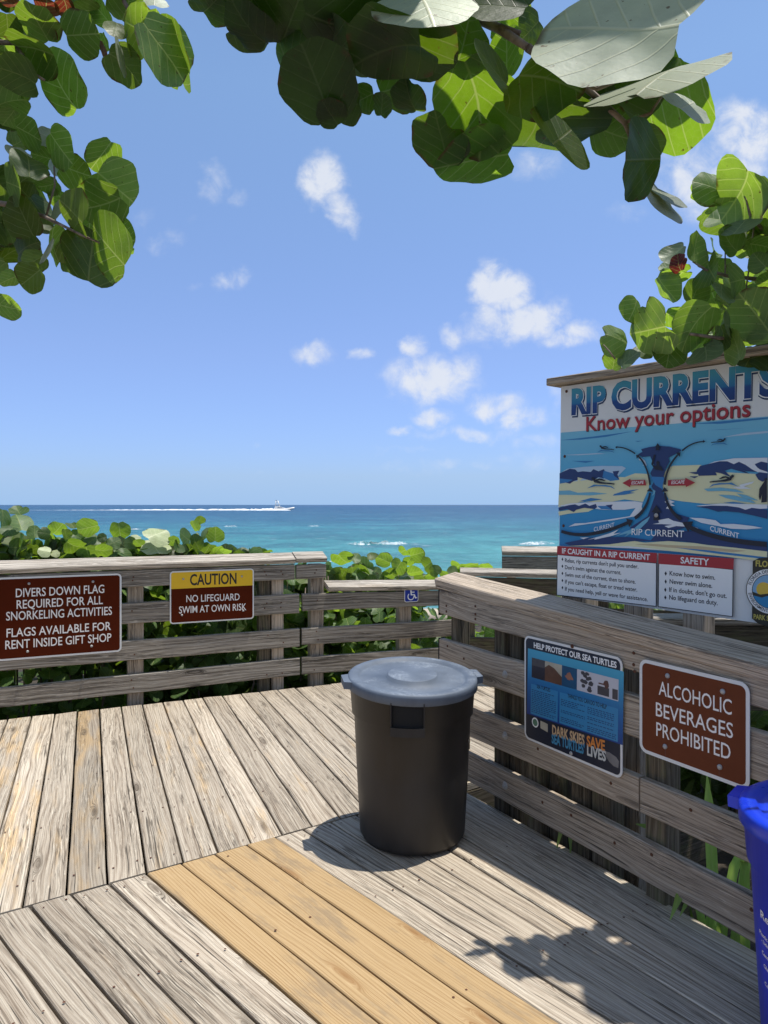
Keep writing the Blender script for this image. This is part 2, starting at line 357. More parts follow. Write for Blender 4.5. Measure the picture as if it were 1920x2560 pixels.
# ------------------------------------------------------------------ sea, beach, ground
SEAZ=-3.0
def water_mat():
    m,t=material('sea_water')
    pos=t.n('ShaderNodeTexCoord').outputs['Object']; x,y,z=t.sep(pos)
    dist=t.m('ADD',y,t.m('MULTIPLY',t.m('SUBTRACT',t.noise(t.vec(t.m('MULTIPLY',x,.012),t.m('MULTIPLY',y,.03),0.),1.,3.),.5),40.))
    lg=t.m('LOGARITHM',t.m('MAXIMUM',dist,10.),10.)
    c=t.ramp(t.rng(lg,1.6,3.6),[(0.,(.10,.43,.385)),(.12,(.065,.355,.34)),(.24,(.026,.235,.27)),(.36,(.007,.115,.20)),(.52,(.004,.068,.155)),(.75,(.003,.04,.125)),(1.,(.004,.028,.105))])
    pn=t.noise(t.vec(t.m('MULTIPLY',x,.02),t.m('MULTIPLY',y,.06),0.),1.,5.)
    c=t.mix(t.rng(pn,.4,.7,0.,.45),c,(.004,.06,.13))
    ch1=t.noise(t.vec(t.m('MULTIPLY',x,.13),t.m('MULTIPLY',y,.10),0.),1.,6.,.68)
    ch2=t.noise(t.vec(t.m('MULTIPLY',x,.022),t.m('MULTIPLY',y,.016),3.),1.,6.,.68)
    ch3=t.noise(t.vec(t.m('MULTIPLY',x,.5),t.m('MULTIPLY',y,.28),7.),1.,5.,.7)
    chop=t.m('ADD',t.m('ADD',t.m('MULTIPLY',ch1,.40),t.m('MULTIPLY',ch2,.32)),t.m('MULTIPLY',ch3,.28))
    c=t.mix(t.rng(chop,.45,.60,0.,.7),c,(.004,.075,.115)); c=t.mix(t.rng(chop,.49,.36,0.,.5),c,(.12,.40,.41))
    # whitecaps and lines of broken water
    fo=t.noise(t.vec(t.m('MULTIPLY',x,.16),t.m('MULTIPLY',y,.55),0.),1.,6.,.62)
    near=t.rng(dist,200.,50.,0.,.055)
    fm=t.rng(t.m('ADD',fo,near),.68,.74,0.,.8,True)
    c=t.mix(fm,c,(.72,.78,.80))
    p=t.n('ShaderNodeBsdfPrincipled',{'Base Color':c,'Roughness':.32,'Specular IOR Level':.28})
    wv=t.noise(t.vec(t.m('MULTIPLY',x,.35),t.m('MULTIPLY',y,.9),0.),1.,8.,.65)
    b=t.n('ShaderNodeBump',{'Height':wv,'Strength':1.,'Distance':1.1}); t.link(b.outputs[0],p.inputs['Normal'])
    t.link(p.outputs[0],t.n('ShaderNodeOutputMaterial').inputs[0]); return m
mb=MB()
xs=[-40000,-6000,-800,-150,0,150,800,6000,40000]; ys=[28,60,120,300,900,3000,12000,50000]
ix={}
for j,y in enumerate(ys):
    for i,x in enumerate(xs): ix[i,j]=mb.add([(x,y,SEAZ)])
for j in range(len(ys)-1):
    for i in range(len(xs)-1): mb.face([ix[i,j],ix[i+1,j],ix[i+1,j+1],ix[i,j+1]])
tag(mb.build('sea',water_mat()),'blue green sea',None,None,'structure')
m,t=material('shade_toned_soil_and_sand')
pos=t.n('ShaderNodeTexCoord').outputs['Object']; yv=t.sep(pos)[1]
lit=t.noise(pos,9.,6.,.7)
soil=t.ramp(lit,[(.3,(.018,.014,.010)),(.55,(.055,.042,.028)),(.75,(.12,.09,.055))])  # near-black soil: shade behind the fences is put into its colour
sand=t.ramp(t.noise(pos,3.,6.),[(.3,(.40,.33,.24)),(.7,(.52,.45,.34))])
c=t.mix(t.rng(yv,24.,29.),soil,sand)
p=t.n('ShaderNodeBsdfPrincipled',{'Base Color':c,'Roughness':.95})
b=t.n('ShaderNodeBump',{'Height':lit,'Strength':.8,'Distance':.05}); t.link(b.outputs[0],p.inputs['Normal'])
t.link(p.outputs[0],t.n('ShaderNodeOutputMaterial').inputs[0]); SOIL=m
mb=MB()
gx=[-400,-60,-20,-8,-4,-2,0,2,4,8,20,60,400]; gy=[-30,-5,0,2,4,6,8,10,14,20,30,46]
gz=lambda x,y: (-.75 if y<8 else -.75-(y-8)*.1) if y<36 else -3.6
for j,y in enumerate(gy):
    for i,x in enumerate(gx): ix[i,j]=mb.add([(x,y,gz(x,y)+(random.uniform(-.06,.06) if y<10 else 0))])
for j in range(len(gy)-1):
    for i in range(len(gx)-1): mb.face([ix[i,j],ix[i+1,j],ix[i+1,j+1],ix[i,j+1]],sm=True)
tag(mb.build('ground',SOIL),'dune soil darkened for shade',None,None,'structure')

# ------------------------------------------------------------------ boardwalk
LA=65.7; LO=ground(76,1787)                                       # left fence line
LE=Vector((math.sin(R(LA)),math.cos(R(LA)),0)); LN=Vector((-LE.y,LE.x,0))
RA=-29.3; RO=ground(1481,2174.6)                                  # right fence line
RE=Vector((math.sin(R(RA)),math.cos(R(RA)),0)); RN=Vector((RE.y,-RE.x,0))*1.0   # RN: away from the deck
if RN.x<0: RN=-RN
SA=Vector((-1.408,2.641,0)); SE=Vector((math.sin(R(56.445)),math.cos(R(56.445)),0))   # seam
def isect(P,d,Q,e):
    D=d.x*(-e.y)+e.x*d.y; r=Q-P; k=(r.x*(-e.y)+e.x*r.y)/D; return P+d*k
TH=Vector((0,0,-.019))
def deckboard(mb,a0,b0,a1,b1,tone,gap=.004,z=0.,mi=0):
    """board top between left line a0->a1 and right line b0->b1"""
    A=(a0+b0)/2; B=(a1+b1)/2; WA=(b0-a0)/2; WB=(b1-a1)/2
    WA=WA*(1-gap/WA.length/2*2); WB=WB*(1-gap/WB.length/2*2)
    zz=Vector((0,0,z-.019+random.uniform(-.0025,.0015)))
    mb.plank(A+zz,B+zz,WA,WB,Vector((0,0,.019)),tone,ch=.004)
ba=R(-22.2); bd=Vector((math.sin(ba),math.cos(ba),0))
mb=MB(); Wd=.1495
HON={2:.95,0:.55,-1:.75,4:.35,5:.45,6:.5,7:.25,9:.3,12:.2,-4:.4}
for k in range(-26,28):
    s0=.308-2*Wd+k*Wd
    edge=lambda s: LO+LE*s+LN*(-.05+random.uniform(-.012,.012))
    a1,b1=edge(s0),edge(s0+Wd)
    a0=isect(a1,bd,SA,SE); b0=isect(b1,bd,SA,SE)
    if (a0-SA).dot(SE)>2.35: 
        a0=a1-bd*1.2; b0=b1-bd*1.2
    o=SE.cross(Vector((0,0,1)))*-.004
    deckboard(mb,a0+bd*.006,b0+bd*.006,a1,b1,(random.random(),HON.get(k,random.choice([0,0,.1,.2])),random.random()),gap=.0045)
UP=mb.build('boardwalk',W_DECK); tag(UP,'weathered grey board deck along the left fence',None,None,'structure')
# landing in front: boards fan slightly
SAZ=[(-3.,-47.),(-1.5,-46.),(.115,-44.2),(.53,-42.8),(.82,-41.3),(1.10,-40.6),(1.234,-40.2),(1.87,-31.5),(2.3,-31.3),(4.,-31.3)]
def laz(s): return float(np.interp(s,[a for a,_ in SAZ],[b for _,b in SAZ]))
edges=[.529,.672,.818,.963,1.099]; e=[.529]
while e[0]>-2.9: e.insert(0,e[0]-.143)
e=e[:-1]+edges
while e[-1]<2.0: e.append(e[-1]+.1435)
e[-1]=2.16
mb=MB(); new=[]
for i in range(len(e)-1):
    d0,d1=[Vector((math.sin(R(laz(s))),math.cos(R(laz(s))),0)) for s in (e[i],e[i+1])]
    a0=SA+SE*e[i]-d0*.004; b0=SA+SE*e[i+1]-d1*.004
    L=4.6
    tone=(random.random(),random.choice([0,0,.1,.25,.45]),random.uniform(.1,.9))
    if .5<e[i]<1.08:
        q=MB(); deckboard(q,a0,b0,a0-d0*L,b0-d1*L,(random.random(),.1,.45+.2*random.random()),gap=.003,z=.002); new.append(q)
    else:
        if e[i]>1.08: tone=(tone[0],tone[1]*.3,.55+.45*tone[2])
        deckboard(mb,a0,b0,a0-d0*L,b0-d1*L,tone,gap=.0055)
# edge board that carries the right fence, with gaps beside the posts
LD=mb.build('boardwalk_landing',W_DECK); tag(LD,'grey board landing by the right fence',None,None,'structure')
for q in new: q.build('new_board',W_NEW,LD)
def nailset(rows):
    mb=MB()
    for p in rows:
        x,y=p; n=6; rad=random.uniform(.0035,.0055); a=mb.add([(x+rad*math.cos(q),y+rad*math.sin(q),.0040) for q in [2*math.pi*i/n for i in range(n)]]); mb.face([a+i for i in range(n)])
    return mb
rows=[]
for k in range(-22,20):
    s0=.308-2*Wd+k*Wd
    for dn in (-.10,-.72,-1.35,-1.98,-2.5):
        for f in (.025,.120):
            if random.random()<.2: continue
            p=LO+LE*(s0+f)+LN*(-.05)+bd*(dn+random.uniform(-.015,.015)); rows.append((p.x,p.y))
rows=[p for p in rows if (Vector((p[0],p[1],0))-SA).dot(Vector((-SE.y,SE.x,0)))>.03]
nailset(rows).build('nails',RUST,UP)['kind']='stuff'
rows=[]
for i in range(len(e)-1):
    d0=Vector((math.sin(R(laz(e[i]+.07))),math.cos(R(laz(e[i]+.07))),0))
    for dn in (.05,.66,1.27):
        for f in (.03,.112):
            if random.random()<(.75 if .5<e[i]<1.08 else .2): continue
            p=SA+SE*(e[i]+f)-d0*(dn+random.uniform(-.015,.015)); rows.append((p.x,p.y))
nailset(rows).build('nails',RUST,LD)['kind']='stuff'
# joists below so the gaps stay dark
mb=MB()
for k in range(6):
    p=SA-SE*1.2+Vector((.5,-.7,0))*k*.5
    mb.plank(p+Vector((0,0,-.16)),p+SE*4.4+Vector((0,0,-.16)),Vector((.019,.01,0)),Vector((.019,.01,0)),Vector((0,0,.115)))
for k in range(5):
    p=LO-LE*1.9-LN*(.12+k*.55)
    mb.plank(p+Vector((0,0,-.16)),p+LE*4.1-LE*1.6*0+Vector((0,0,-.16)),LN*.019,LN*.019,Vector((0,0,.115)))
tag(mb.build('boardwalk_joists',W_POST),'joists under the deck',None,None,'structure')
# ramp to the beach behind the right fence
mb=MB()
RD=Vector((math.sin(R(62)),math.cos(R(62)),0)); RQ=Vector((-RD.y,RD.x,0))
r0=Vector((.38,4.02,0))
for k in range(26):
    a=r0+RD*(k*.149); 
    deckboard(mb,a,a+RD*.149,a+RQ*2.15-RD*.0,a+RD*.149+RQ*2.15,(random.random(),.1,random.random()),z=-.004-.018*k*.15)
tag(mb.build('boardwalk_ramp',W_DECK),'board ramp beyond the gap in the fences',None,None,'structure')

# ------------------------------------------------------------------ fences
LF=Frame(LO,(LE.x,LE.y)); RF=Frame(RO,(-RE.x,-RE.y))
def rail(mb,F,x0,x1,zb0,zt0,zb1,zt1,th=.038,off=0.,tone=None):
    """board on edge; its front face lies at local z=off"""
    A=F.P(x0,(zb0+zt0)/2,off-th/2); B=F.P(x1,(zb1+zt1)/2,off-th/2)
    mb.plank(A,B,F.u*(zt0-zb0)/2,F.u*(zt1-zb1)/2,F.n*th/2,tone,ch=.005)
def caprail(mb,F,x0,x1,zf0,zf1,tilt,w=.14,th=.042,off=.012,tone=None):
    """sloping cap: front lower edge at height zf, back raised"""
    c,s=math.cos(R(tilt)),math.sin(R(tilt)); wv=(-F.n*c+F.u*s); tv=(F.u*c+F.n*s)
    A=F.P(x0,zf0,off)+wv*w/2+tv*th/2; B=F.P(x1,zf1,off)+wv*w/2+tv*th/2
    mb.plank(A,B,wv*w/2,wv*w/2,tv*th/2,tone,ch=.006)
def part(name,mat,parent,fn,*a,**k):
    mb=MB(); fn(mb,*a,**k); return mb.build(name,mat,parent)
def post(mb,F,x,z0,z1,w=.09,d=.09,off=-.040):
    mb.plank(F.P(x,z0,off-d/2),F.P(x,z1,off-d/2),F.r*w/2,F.r*w/2,F.n*d/2,(random.random(),.2,random.random()),ch=.005)
def screw(mb,F,x,z,r=.006,h=.003,off=0.):
    n=8; a=mb.add([F.P(x+r*math.cos(q),z+r*math.sin(q),off) for q in [2*math.pi*i/n for i in range(n)]])
    b=mb.add([F.P(x+r*.8*math.cos(q),z+r*.8*math.sin(q),off+h) for q in [2*math.pi*i/n for i in range(n)]])
    for i in range(n): j=(i+1)%n; mb.face([a+i,a+j,b+j,b+i],sm=True)
    mb.face([b+i for i in range(n)])

lf=empty('wooden_fence','grey weathered rail fence across the back, carrying the divers and caution signs','fence',Matrix.Translation(LO))
def P0(o): 
    o.matrix_parent_inverse=o.parent.matrix_world.inverted(); return o
tn=lambda l: (random.random(),random.uniform(0,.25),l)
X0=-3.4
P0(part('cap_rail',W_FENCE,lf,caprail,LF,X0,1.962,1.013,1.012,22,tone=tn(1.7)))  # caps toned brighter than the rails to boost their sunlit tops
P0(part('cap_rail',W_FENCE,lf,caprail,LF,1.97,2.238,1.018,1.016,21,tone=tn(1.6)))
P0(part('rail',W_FENCE,lf,rail,LF,X0,1.962,.872,1.006,.882,1.008,tone=tn(.6)))
P0(part('rail',W_FENCE,lf,rail,LF,1.978,2.236,.884,1.003,.884,1.001,tone=tn(.5)))
P0(part('rail',W_FENCE,lf,rail,LF,X0,2.000,.612,.752,.602,.762,tone=tn(.6)))
P0(part('rail',W_FENCE,lf,rail,LF,X0,2.004,.335,.483,.325,.474,tone=tn(.75)))
P0(part('rail',W_FENCE,lf,rail,LF,X0,2.006,.050,.185,.088,.230,tone=tn(.7)))
P0(part('cap_rail',W_FENCE,lf,caprail,LF,2.252,3.36,.768,.727,20,tone=tn(1.7)))
P0(part('rail',W_FENCE,lf,rail,LF,2.030,3.36,.617,.760,.588,.722,tone=tn(.35)))
P0(part('rail',W_FENCE,lf,rail,LF,2.026,3.55,.336,.473,.300,.448,tone=tn(.5)))
P0(part('rail',W_FENCE,lf,rail,LF,2.026,3.55,.090,.233,.055,.200,tone=tn(.45)))
for x,w,z1 in ((-2.9,.09,1.0),(-1.2,.09,1.0),(.718,.115,1.0),(1.72,.09,1.0),(1.83,.10,1.0),(2.172,.115,1.0),(3.0,.115,.75)):
    P0(part('post',W_POST if w<.1 else W_FENCE2,lf,post,LF,x,-.8,z1,w=w))
mb=MB()
for x in (.70,1.72,1.85,2.15):
    for z in (.93,.955,.70,.66,.44,.37,.18,.12):
        if random.random()<.75: mb=MB(); screw(mb,LF,x+random.uniform(-.02,.02),z,off=.001); P0(mb.build('screw',RUST,lf))

rf=empty('wooden_fence','shaded board fence on the right, carrying the sea turtle and alcohol signs','fence',Matrix.Translation(RO))
zr=lambda x:-.057*x                                                # local x = -s: the top drops towards the viewer
P0(part('cap_rail',W_FENCE2,rf,caprail,RF,-1.155,3.9,.975+.066,.975-.222,12,w=.150,th=.055,off=.006,tone=(.3,.1,.75)))
P0(part('rail',W_FENCE2,rf,rail,RF,-1.13,3.9,.905,1.035,.748-.01,.875-.01,tone=(.7,.2,.5)))
P0(part('rail',W_FENCE2,rf,rail,RF,-1.13,3.9,.604,.768,.604,.758,tone=(.55,.1,.5)))
P0(part('rail',W_FENCE2,rf,rail,RF,-1.13,.238,.303,.468,.326,.458,tone=(.2,.25,.45)))
P0(part('rail',W_FENCE2,rf,rail,RF,.246,3.9,.326,.458,.322,.452,tone=(.9,.1,.35)))
P0(part('rail',W_FENCE2,rf,rail,RF,-1.13,3.9,.075,.226,.072,.222,tone=(.4,.05,.35)))
for x,w,o,z1 in ((-1.05,.055,-.040,.98),(-.66,.085,-.040,.98),(-.565,.085,-.06,.98),(-.41,.095,-.040,.98),(-.30,.08,-.075,.98),(-.13,.10,-.055,.33),(-.02,.10,-.065,.33),(.28,.095,-.040,.96),(1.2,.09,-.04,.92),(2.3,.09,-.04,.88),(3.4,.09,-.04,.8)):
    P0(part('post',W_POST,rf,post,RF,x,-.9,z1,w=w,off=o))
mb=MB()
for z in (.687,.394,.155): mb=MB(); screw(mb,RF,-.563,z,.020,.004,.001); screw(mb,RF,-.563,z,.010,.012,.001); P0(mb.build('bolt',BOLT,rf))
mb=MB()
for x,z in ((-.80,.985),(-.80,.945),(-.80,.92),(.215,.93),(.215,.885),(.22,.86),(-1.06,.955),(-1.06,.925),(-.33,.40),(-.12,.18),(.5,.72),(.55,.64),(.47,.42),(.12,.16),(.3,.19),(-.3,.17),(.10,.39),(-1.05,.74),(-.9,.70),(.7,.18)):
    mb=MB(); screw(mb,RF,x,z,.007,.002,.0015); P0(mb.build('screw',RUST,rf))
mb=MB(); mb.box(RF.P(-1.1355,.965,-.019),.004,.020,.07,mat=Matrix((RF.r,RF.n,RF.u)).transposed()); P0(mb.build('end_grain',DARKFILL,rf)); mb=MB(); mb.box(RF.P(-1.1355,.686,-.019),.004,.020,.084,mat=Matrix((RF.r,RF.n,RF.u)).transposed())
P0(mb.build('end_grain',DARKFILL,rf))

# fence on the far side of the ramp: seen over the right fence, the shade on its face put into dark rails
F3=Frame(Vector((.62,6.05,0)),(1,-.10))
f3=empty('wooden_fence','fence beyond the ramp with thin sunlit top and dark face, behind the right fence','fence',Matrix.Translation(F3.o))
P0(part('cap_rail',W_FENCE,f3,caprail,F3,.02,3.4,.90,.85,10,tone=tn(1.7)))  # sunlit top strengthened by a brighter wood tone
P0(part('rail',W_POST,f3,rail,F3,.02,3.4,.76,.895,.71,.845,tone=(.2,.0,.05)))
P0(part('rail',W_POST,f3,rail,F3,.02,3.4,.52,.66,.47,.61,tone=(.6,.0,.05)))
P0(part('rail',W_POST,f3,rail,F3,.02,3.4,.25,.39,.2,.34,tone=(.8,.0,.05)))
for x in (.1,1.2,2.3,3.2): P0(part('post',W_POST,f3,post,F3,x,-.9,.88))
F4=Frame(at(1255,1425,7.4)-Vector((0,0,at(1255,1425,7.4).z)),(1,-.12))
f4=empty('wooden_fence','fence end with bright sunlit cap against the sea, left of the rip current board','fence',Matrix.Translation(F4.o))
P0(part('cap_rail',W_FENCE,f4,caprail,F4,0.,3.2,.975,.97,22,th=.05,tone=tn(1.7)))  # cap tone raised to add to the sun on it
P0(part('rail',W_FENCE,f4,rail,F4,.0,3.2,.82,.970,.815,.965,tone=tn(.7)))
P0(part('rail',W_FENCE,f4,rail,F4,.0,3.2,.54,.68,.535,.675,tone=tn(.7)))
for x in (.10,1.3,2.5): P0(part('post',W_FENCE2,f4,post,F4,x,-1.2,.95))
F5=Frame(Vector((1.50,4.35,0)),(1,.02))
f5=empty('wooden_fence','dark ramp fence top with deep shade in its tone under the rip current board','fence',Matrix.Translation(F5.o))
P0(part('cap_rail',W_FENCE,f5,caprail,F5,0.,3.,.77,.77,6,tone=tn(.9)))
P0(part('rail',W_POST,f5,rail,F5,0.,3.,.55,.765,.55,.765,tone=(.2,.0,.02)))  # near-black rails: deep shade is put into their tone
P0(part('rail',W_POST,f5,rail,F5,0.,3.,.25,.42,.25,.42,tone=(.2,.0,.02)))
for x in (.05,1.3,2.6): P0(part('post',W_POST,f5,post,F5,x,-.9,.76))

# ------------------------------------------------------------------ lettering and flat art (built in a sign's own plane)
_dg=bpy.context.evaluated_depsgraph_get
FONTCACHE={}
def glyphs(s,bold=0.,shear=0.):
    k=(s,round(bold,4),shear)
    if k in FONTCACHE: return FONTCACHE[k]
    cu=bpy.data.curves.new('lettering','FONT'); cu.body=s; cu.size=1.; cu.offset=bold; cu.shear=shear; cu.resolution_u=3; cu.fill_mode='FRONT'
    ob=bpy.data.objects.new('lettering',cu); COL.objects.link(ob); bpy.context.view_layer.update()
    me=bpy.data.meshes.new_from_object(ob.evaluated_get(_dg()))
    v=np.array([x.co[:2] for x in me.vertices]); f=[tuple(p.vertices) for p in me.polygons]
    bpy.data.objects.remove(ob); bpy.data.meshes.remove(me); bpy.data.curves.remove(cu)
    FONTCACHE[k]=(v,f); return v,f
CAPH=glyphs('H')[0][:,1].max()
def text(mb,s,x0,x1,y,h,z,mi=0,y1=None,bold=0.,shear=0.,xf=None):
    """fit a line of text between local x0 and x1 on the baseline y (to y1), capital height h"""
    v,f=glyphs(s,bold,shear); a,b=v[:,0].min(),v[:,0].max(); y1=y if y1 is None else y1
    pts=[]
    for p in v:
        k=(p[0]-a)/(b-a); q=(x0+(x1-x0)*k, y+(y1-y)*k+p[1]/CAPH*h)
        pts.append(xf(*q,z) if xf else (*q,z))
    i0=mb.add(pts)
    for t_ in f: mb.face([i0+i for i in t_],None,mi)
def rrect(x0,y0,x1,y1,r,n=6):
    out=[]
    for cx,cy,a in ((x1-r,y0+r,-90),(x1-r,y1-r,0),(x0+r,y1-r,90),(x0+r,y0+r,180)):
        out+=[(cx+r*math.cos(R(a+90*i/n)),cy+r*math.sin(R(a+90*i/n))) for i in range(n+1)]
    return out
def sheet(mb,pts,z0,z1,mi=0):
    """flat plate with thickness, from z0 (back) to z1 (front)"""
    n=len(pts); a=mb.add([(x,y,z0) for x,y in pts]); b=mb.add([(x,y,z1) for x,y in pts])
    mb.face([b+i for i in range(n)],None,mi); mb.face([a+n-1-i for i in range(n)],None,mi)
    for i in range(n): j=(i+1)%n; mb.face([a+i,a+j,b+j,b+i],None,mi)
def flatp(mb,pts,z,mi=0): 
    A=sum(pts[i][0]*pts[(i+1)%len(pts)][1]-pts[(i+1)%len(pts)][0]*pts[i][1] for i in range(len(pts)))
    if A<0: pts=pts[::-1]
    b=mb.add([(x,y,z) for x,y in pts]); mb.face(range(b,b+len(pts)),None,mi)
def disc(mb,x,y,r,z,mi=0,n=24,rx=None): flatp(mb,[(x+(rx or r)*math.cos(2*math.pi*i/n),y+r*math.sin(2*math.pi*i/n)) for i in range(n)],z,mi)
def dome(mb,x,y,r,z,h,n=12,mi=0):
    rows=[mb.add([(x+r*k*math.cos(2*math.pi*i/n),y+r*k*math.sin(2*math.pi*i/n),z+h*hh) for i in range(n)]) for k,hh in ((1,0),(.95,.5),(.6,.9),(.2,1.))]
    for a,b in zip(rows,rows[1:]):
        for i in range(n): j=(i+1)%n; mb.face([a+i,a+j,b+j,b+i],None,mi,True)
    mb.face([rows[-1]+i for i in range(n)],None,mi)

def plate_sign(name,label,F,x0,y0,x1,y1,face,off,rad=.03,border=.012,bolts=(),cat='sign',boltmat=BOLT,edge=ALU):
    M=F.at(x0,y0,off); w,h=x1-x0,y1-y0
    o=empty(name,label,cat,M)
    mb=MB(); sheet(mb,rrect(0,0,w,h,rad),0.,.003); mb.build('panel',edge,o)
    if face: 
        mb=MB(); flatp(mb,rrect(border,border,w-border,h-border,max(.004,rad-border)),.0034); mb.build('face',face,o)
    for bx,by in bolts:
        mb=MB(); dome(mb,bx,by,.0085,.0036,.006); mb.build('bolt',boltmat,o)
    return o,w,h

zz=lambda x,y:(x/1.975,1240+y/1.975)                               # zoom readings -> photo pixels
def L(F,p,off=0.): return F.px(*p,off)
# divers sign
o,w_,h_=plate_sign('regulation_sign','large brown divers down flag sign on the back fence, cut by the left edge','' and 0 or LF,-.215,.402,.613,.988,BROWN,.006,.032,.013)
mb=MB(); ox,oy=-.215,.402
def tl(mb,s,p0,p1,cap,F,ox,oy,z,off=.01,bold=.012,mi=0,sh=0.):
    a=L(F,p0,off); b=L(F,p1,off); text(mb,s,a[0]-ox,b[0]-ox,a[1]-oy,cap,z,mi,b[1]-oy,bold,sh)
for s,a,b in (('DIVERS DOWN FLAG',(78,500),(515,478)),('REQUIRED FOR ALL',(82,557),(508,533)),('SNORKELING ACTIVITIES',(30,615),(553,586)),('FLAGS AVAILABLE FOR',(32,698),(548,661)),('RENT INSIDE GIFT SHOP',(26,757),(550,717))):
    mb=MB(); tl(mb,s,zz(*a),zz(*b),.0595,LF,ox,oy,.0039,bold=.009); mb.build('lettering',LETTER,o)
for q in ((143,433),(459,423),(136,768),(452,741)):
    x,y=L(LF,zz(*q),.01); b=MB(); dome(b,x-ox,y-oy,.0095,.0036,.008); b.build('bolt',BOLT,o)
# caution sign
ox,oy,x1,y1=.962,.582,1.617,.988
o,w_,h_=plate_sign('caution_sign','brown and yellow no lifeguard caution sign in the middle of the back fence',LF,ox,oy,x1,y1,BROWN,.006,.026,.010)
mb=MB(); pts=[p for p in rrect(.010,.010,w_-.010,h_-.010,.016) if p[1]>h_*.5]
flatp(mb,[(.010,h_*.665)]+[(w_-.010,h_*.665)]+[p for p in pts],.0037); mb.build('yellow_band',YELLOW,o)
mb=MB(); tl(mb,'CAUTION',zz(938,440),zz(1168,432),.082,LF,ox,oy,.0041,bold=.022); mb.build('lettering',BLACK,o)
mb=MB(); tl(mb,'NO LIFEGUARD',zz(920,524),zz(1183,514),.053,LF,ox,oy,.0041,bold=.006); mb.build('lettering',LETTER,o); mb=MB(); tl(mb,'SWIM AT OWN RISK',zz(884,580),zz(1216,563),.053,LF,ox,oy,.0041,bold=.006); mb.build('lettering',LETTER,o)
for q in ((905,410),(1194,397),(898,588),(1201,566)):
    x,y=L(LF,zz(*q),.01); b=MB(); dome(b,x-ox,y-oy,.0085,.0036,.010); b.build('bolt',BOLT,o)
# wheelchair sign
ox,oy=2.965,.638
o,w_,h_=plate_sign('accessibility_sign','small blue wheelchair symbol sign on the low part of the back fence',LF,ox,oy,ox+.138,oy+.136,BLUESIGN,.006,.02,.006)
mb=MB(); z=.0042; k=.138
disc(mb,.45*k,.86*k,.058*k,z,n=14)
P=lambda *a:[(x*k,y*k) for x,y in a]
flatp(mb,P((.41,.78),(.50,.78),(.53,.44),(.44,.44)),z); flatp(mb,P((.49,.66),(.72,.66),(.72,.60),(.49,.60)),z+.0001)
flatp(mb,P((.47,.50),(.74,.50),(.74,.43),(.47,.43)),z+.0002); flatp(mb,P((.66,.47),(.74,.49),(.84,.24),(.76,.21)),z+.0003); flatp(mb,P((.78,.27),(.90,.31),(.91,.25),(.79,.21)),z+.0004)
ring=[(.46+.245*math.cos(R(a)),.36+.245*math.sin(R(a))) for a in range(130,371,12)]+[(.46+.18*math.cos(R(a)),.36+.18*math.sin(R(a))) for a in range(370,129,-12)]
flatp(mb,[(x*k,y*k) for x,y in ring],z); mb.build('wheelchair_symbol',WHITE,o)
# alcohol sign
rr=lambda x,y:(1060+x/1.929,1420+y/1.929)
ax0,ay0=L(RF,rr(1048,890),.01); ax1,ay1=L(RF,rr(1585,560),.01)
ax0,ax1,ay0,ay1=.252,.700,.566,.918
o,w_,h_=plate_sign('regulation_sign','faded brown alcoholic beverages prohibited sign on the right fence above the blue bin',RF,ax0,ay0,ax1,ay1,BROWN2,.008,.034,.013)
mb=MB()
for s,a,b in (('ALCOHOLIC',(1132,610),(1484,710)),('BEVERAGES',(1118,712),(1490,823)),('PROHIBITED',(1120,808),(1478,926))):
    mb=MB(); tl(mb,s,rr(*a),rr(*b),.050,RF,ax0,ay0,.0039,bold=.004,off=.012); mb.build('lettering',LETTER,o)
for q in ((1175,520),(1441,596),(1163,861),(1427,960)):
    x,y=L(RF,rr(*q),.012); b=MB(); dome(b,x-ax0,y-ay0,.0095,.0036,.007); b.build('bolt',BOLT,o)
RUNM=flat('rust_run',(.13,.036,.017),.7)
for q in ((1175,520),(1441,596),(1163,861),(1427,960)):
    x,y=L(RF,rr(*q),.012); x-=ax0; y-=ay0; mb=MB()
    for k in range(1):
        l=random.uniform(.03,.075); dx_=random.uniform(-.006,.006); wd=random.uniform(.0015,.004); flatp(mb,[(x+dx_-wd,y),(x+dx_+wd,y),(x+dx_+wd*.6,max(.016,y-l)),(x+dx_-wd*.3,max(.016,y-l*.9))],.0036)
    mb.build('rust_run',RUNM,o)
# sea turtle poster
tx0,tx1,ty0,ty1=-.410,.168,.428,.902
DEEP=flat('poster_night_blue',(.010,.016,.035),.4); LB=flat('poster_light_blue',(.035,.23,.46),.4)
m,t=material('poster_blue_fade'); yv=t.sep(t.n('ShaderNodeTexCoord').outputs['Object'])[1]
c=t.ramp(t.rng(yv,.12,.41),[(0.,(.008,.04,.22)),(.45,(.012,.13,.36)),(1.,(.06,.36,.55))]); p=t.n('ShaderNodeBsdfPrincipled',{'Base Color':c,'Roughness':.4}); t.link(p.outputs[0],t.n('ShaderNodeOutputMaterial').inputs[0]); PB=m
o,w_,h_=plate_sign('information_poster','blue help protect our sea turtles poster on the right fence beside the bin',RF,tx0,ty0,tx1,ty1,None,.008,.032,.010)
fw,fh=w_-.02,h_-.02
PO=Frame(RF.P(tx0,ty0,.008),(-RE.x,-RE.y))
def T4(x,y):
    """zoom reading on the poster -> its own local plane"""
    return PO.px(1300+x/5.8214,1570+y/5.8214,.004)
mb=MB(); flatp(mb,rrect(.010,.010,w_-.010,h_-.010,.022),.0034); mb.build('face',DEEP,o)
tl_,tr_,bl_,br_=T4(115,295),T4(1510,635),T4(100,1245),T4(1495,1705)
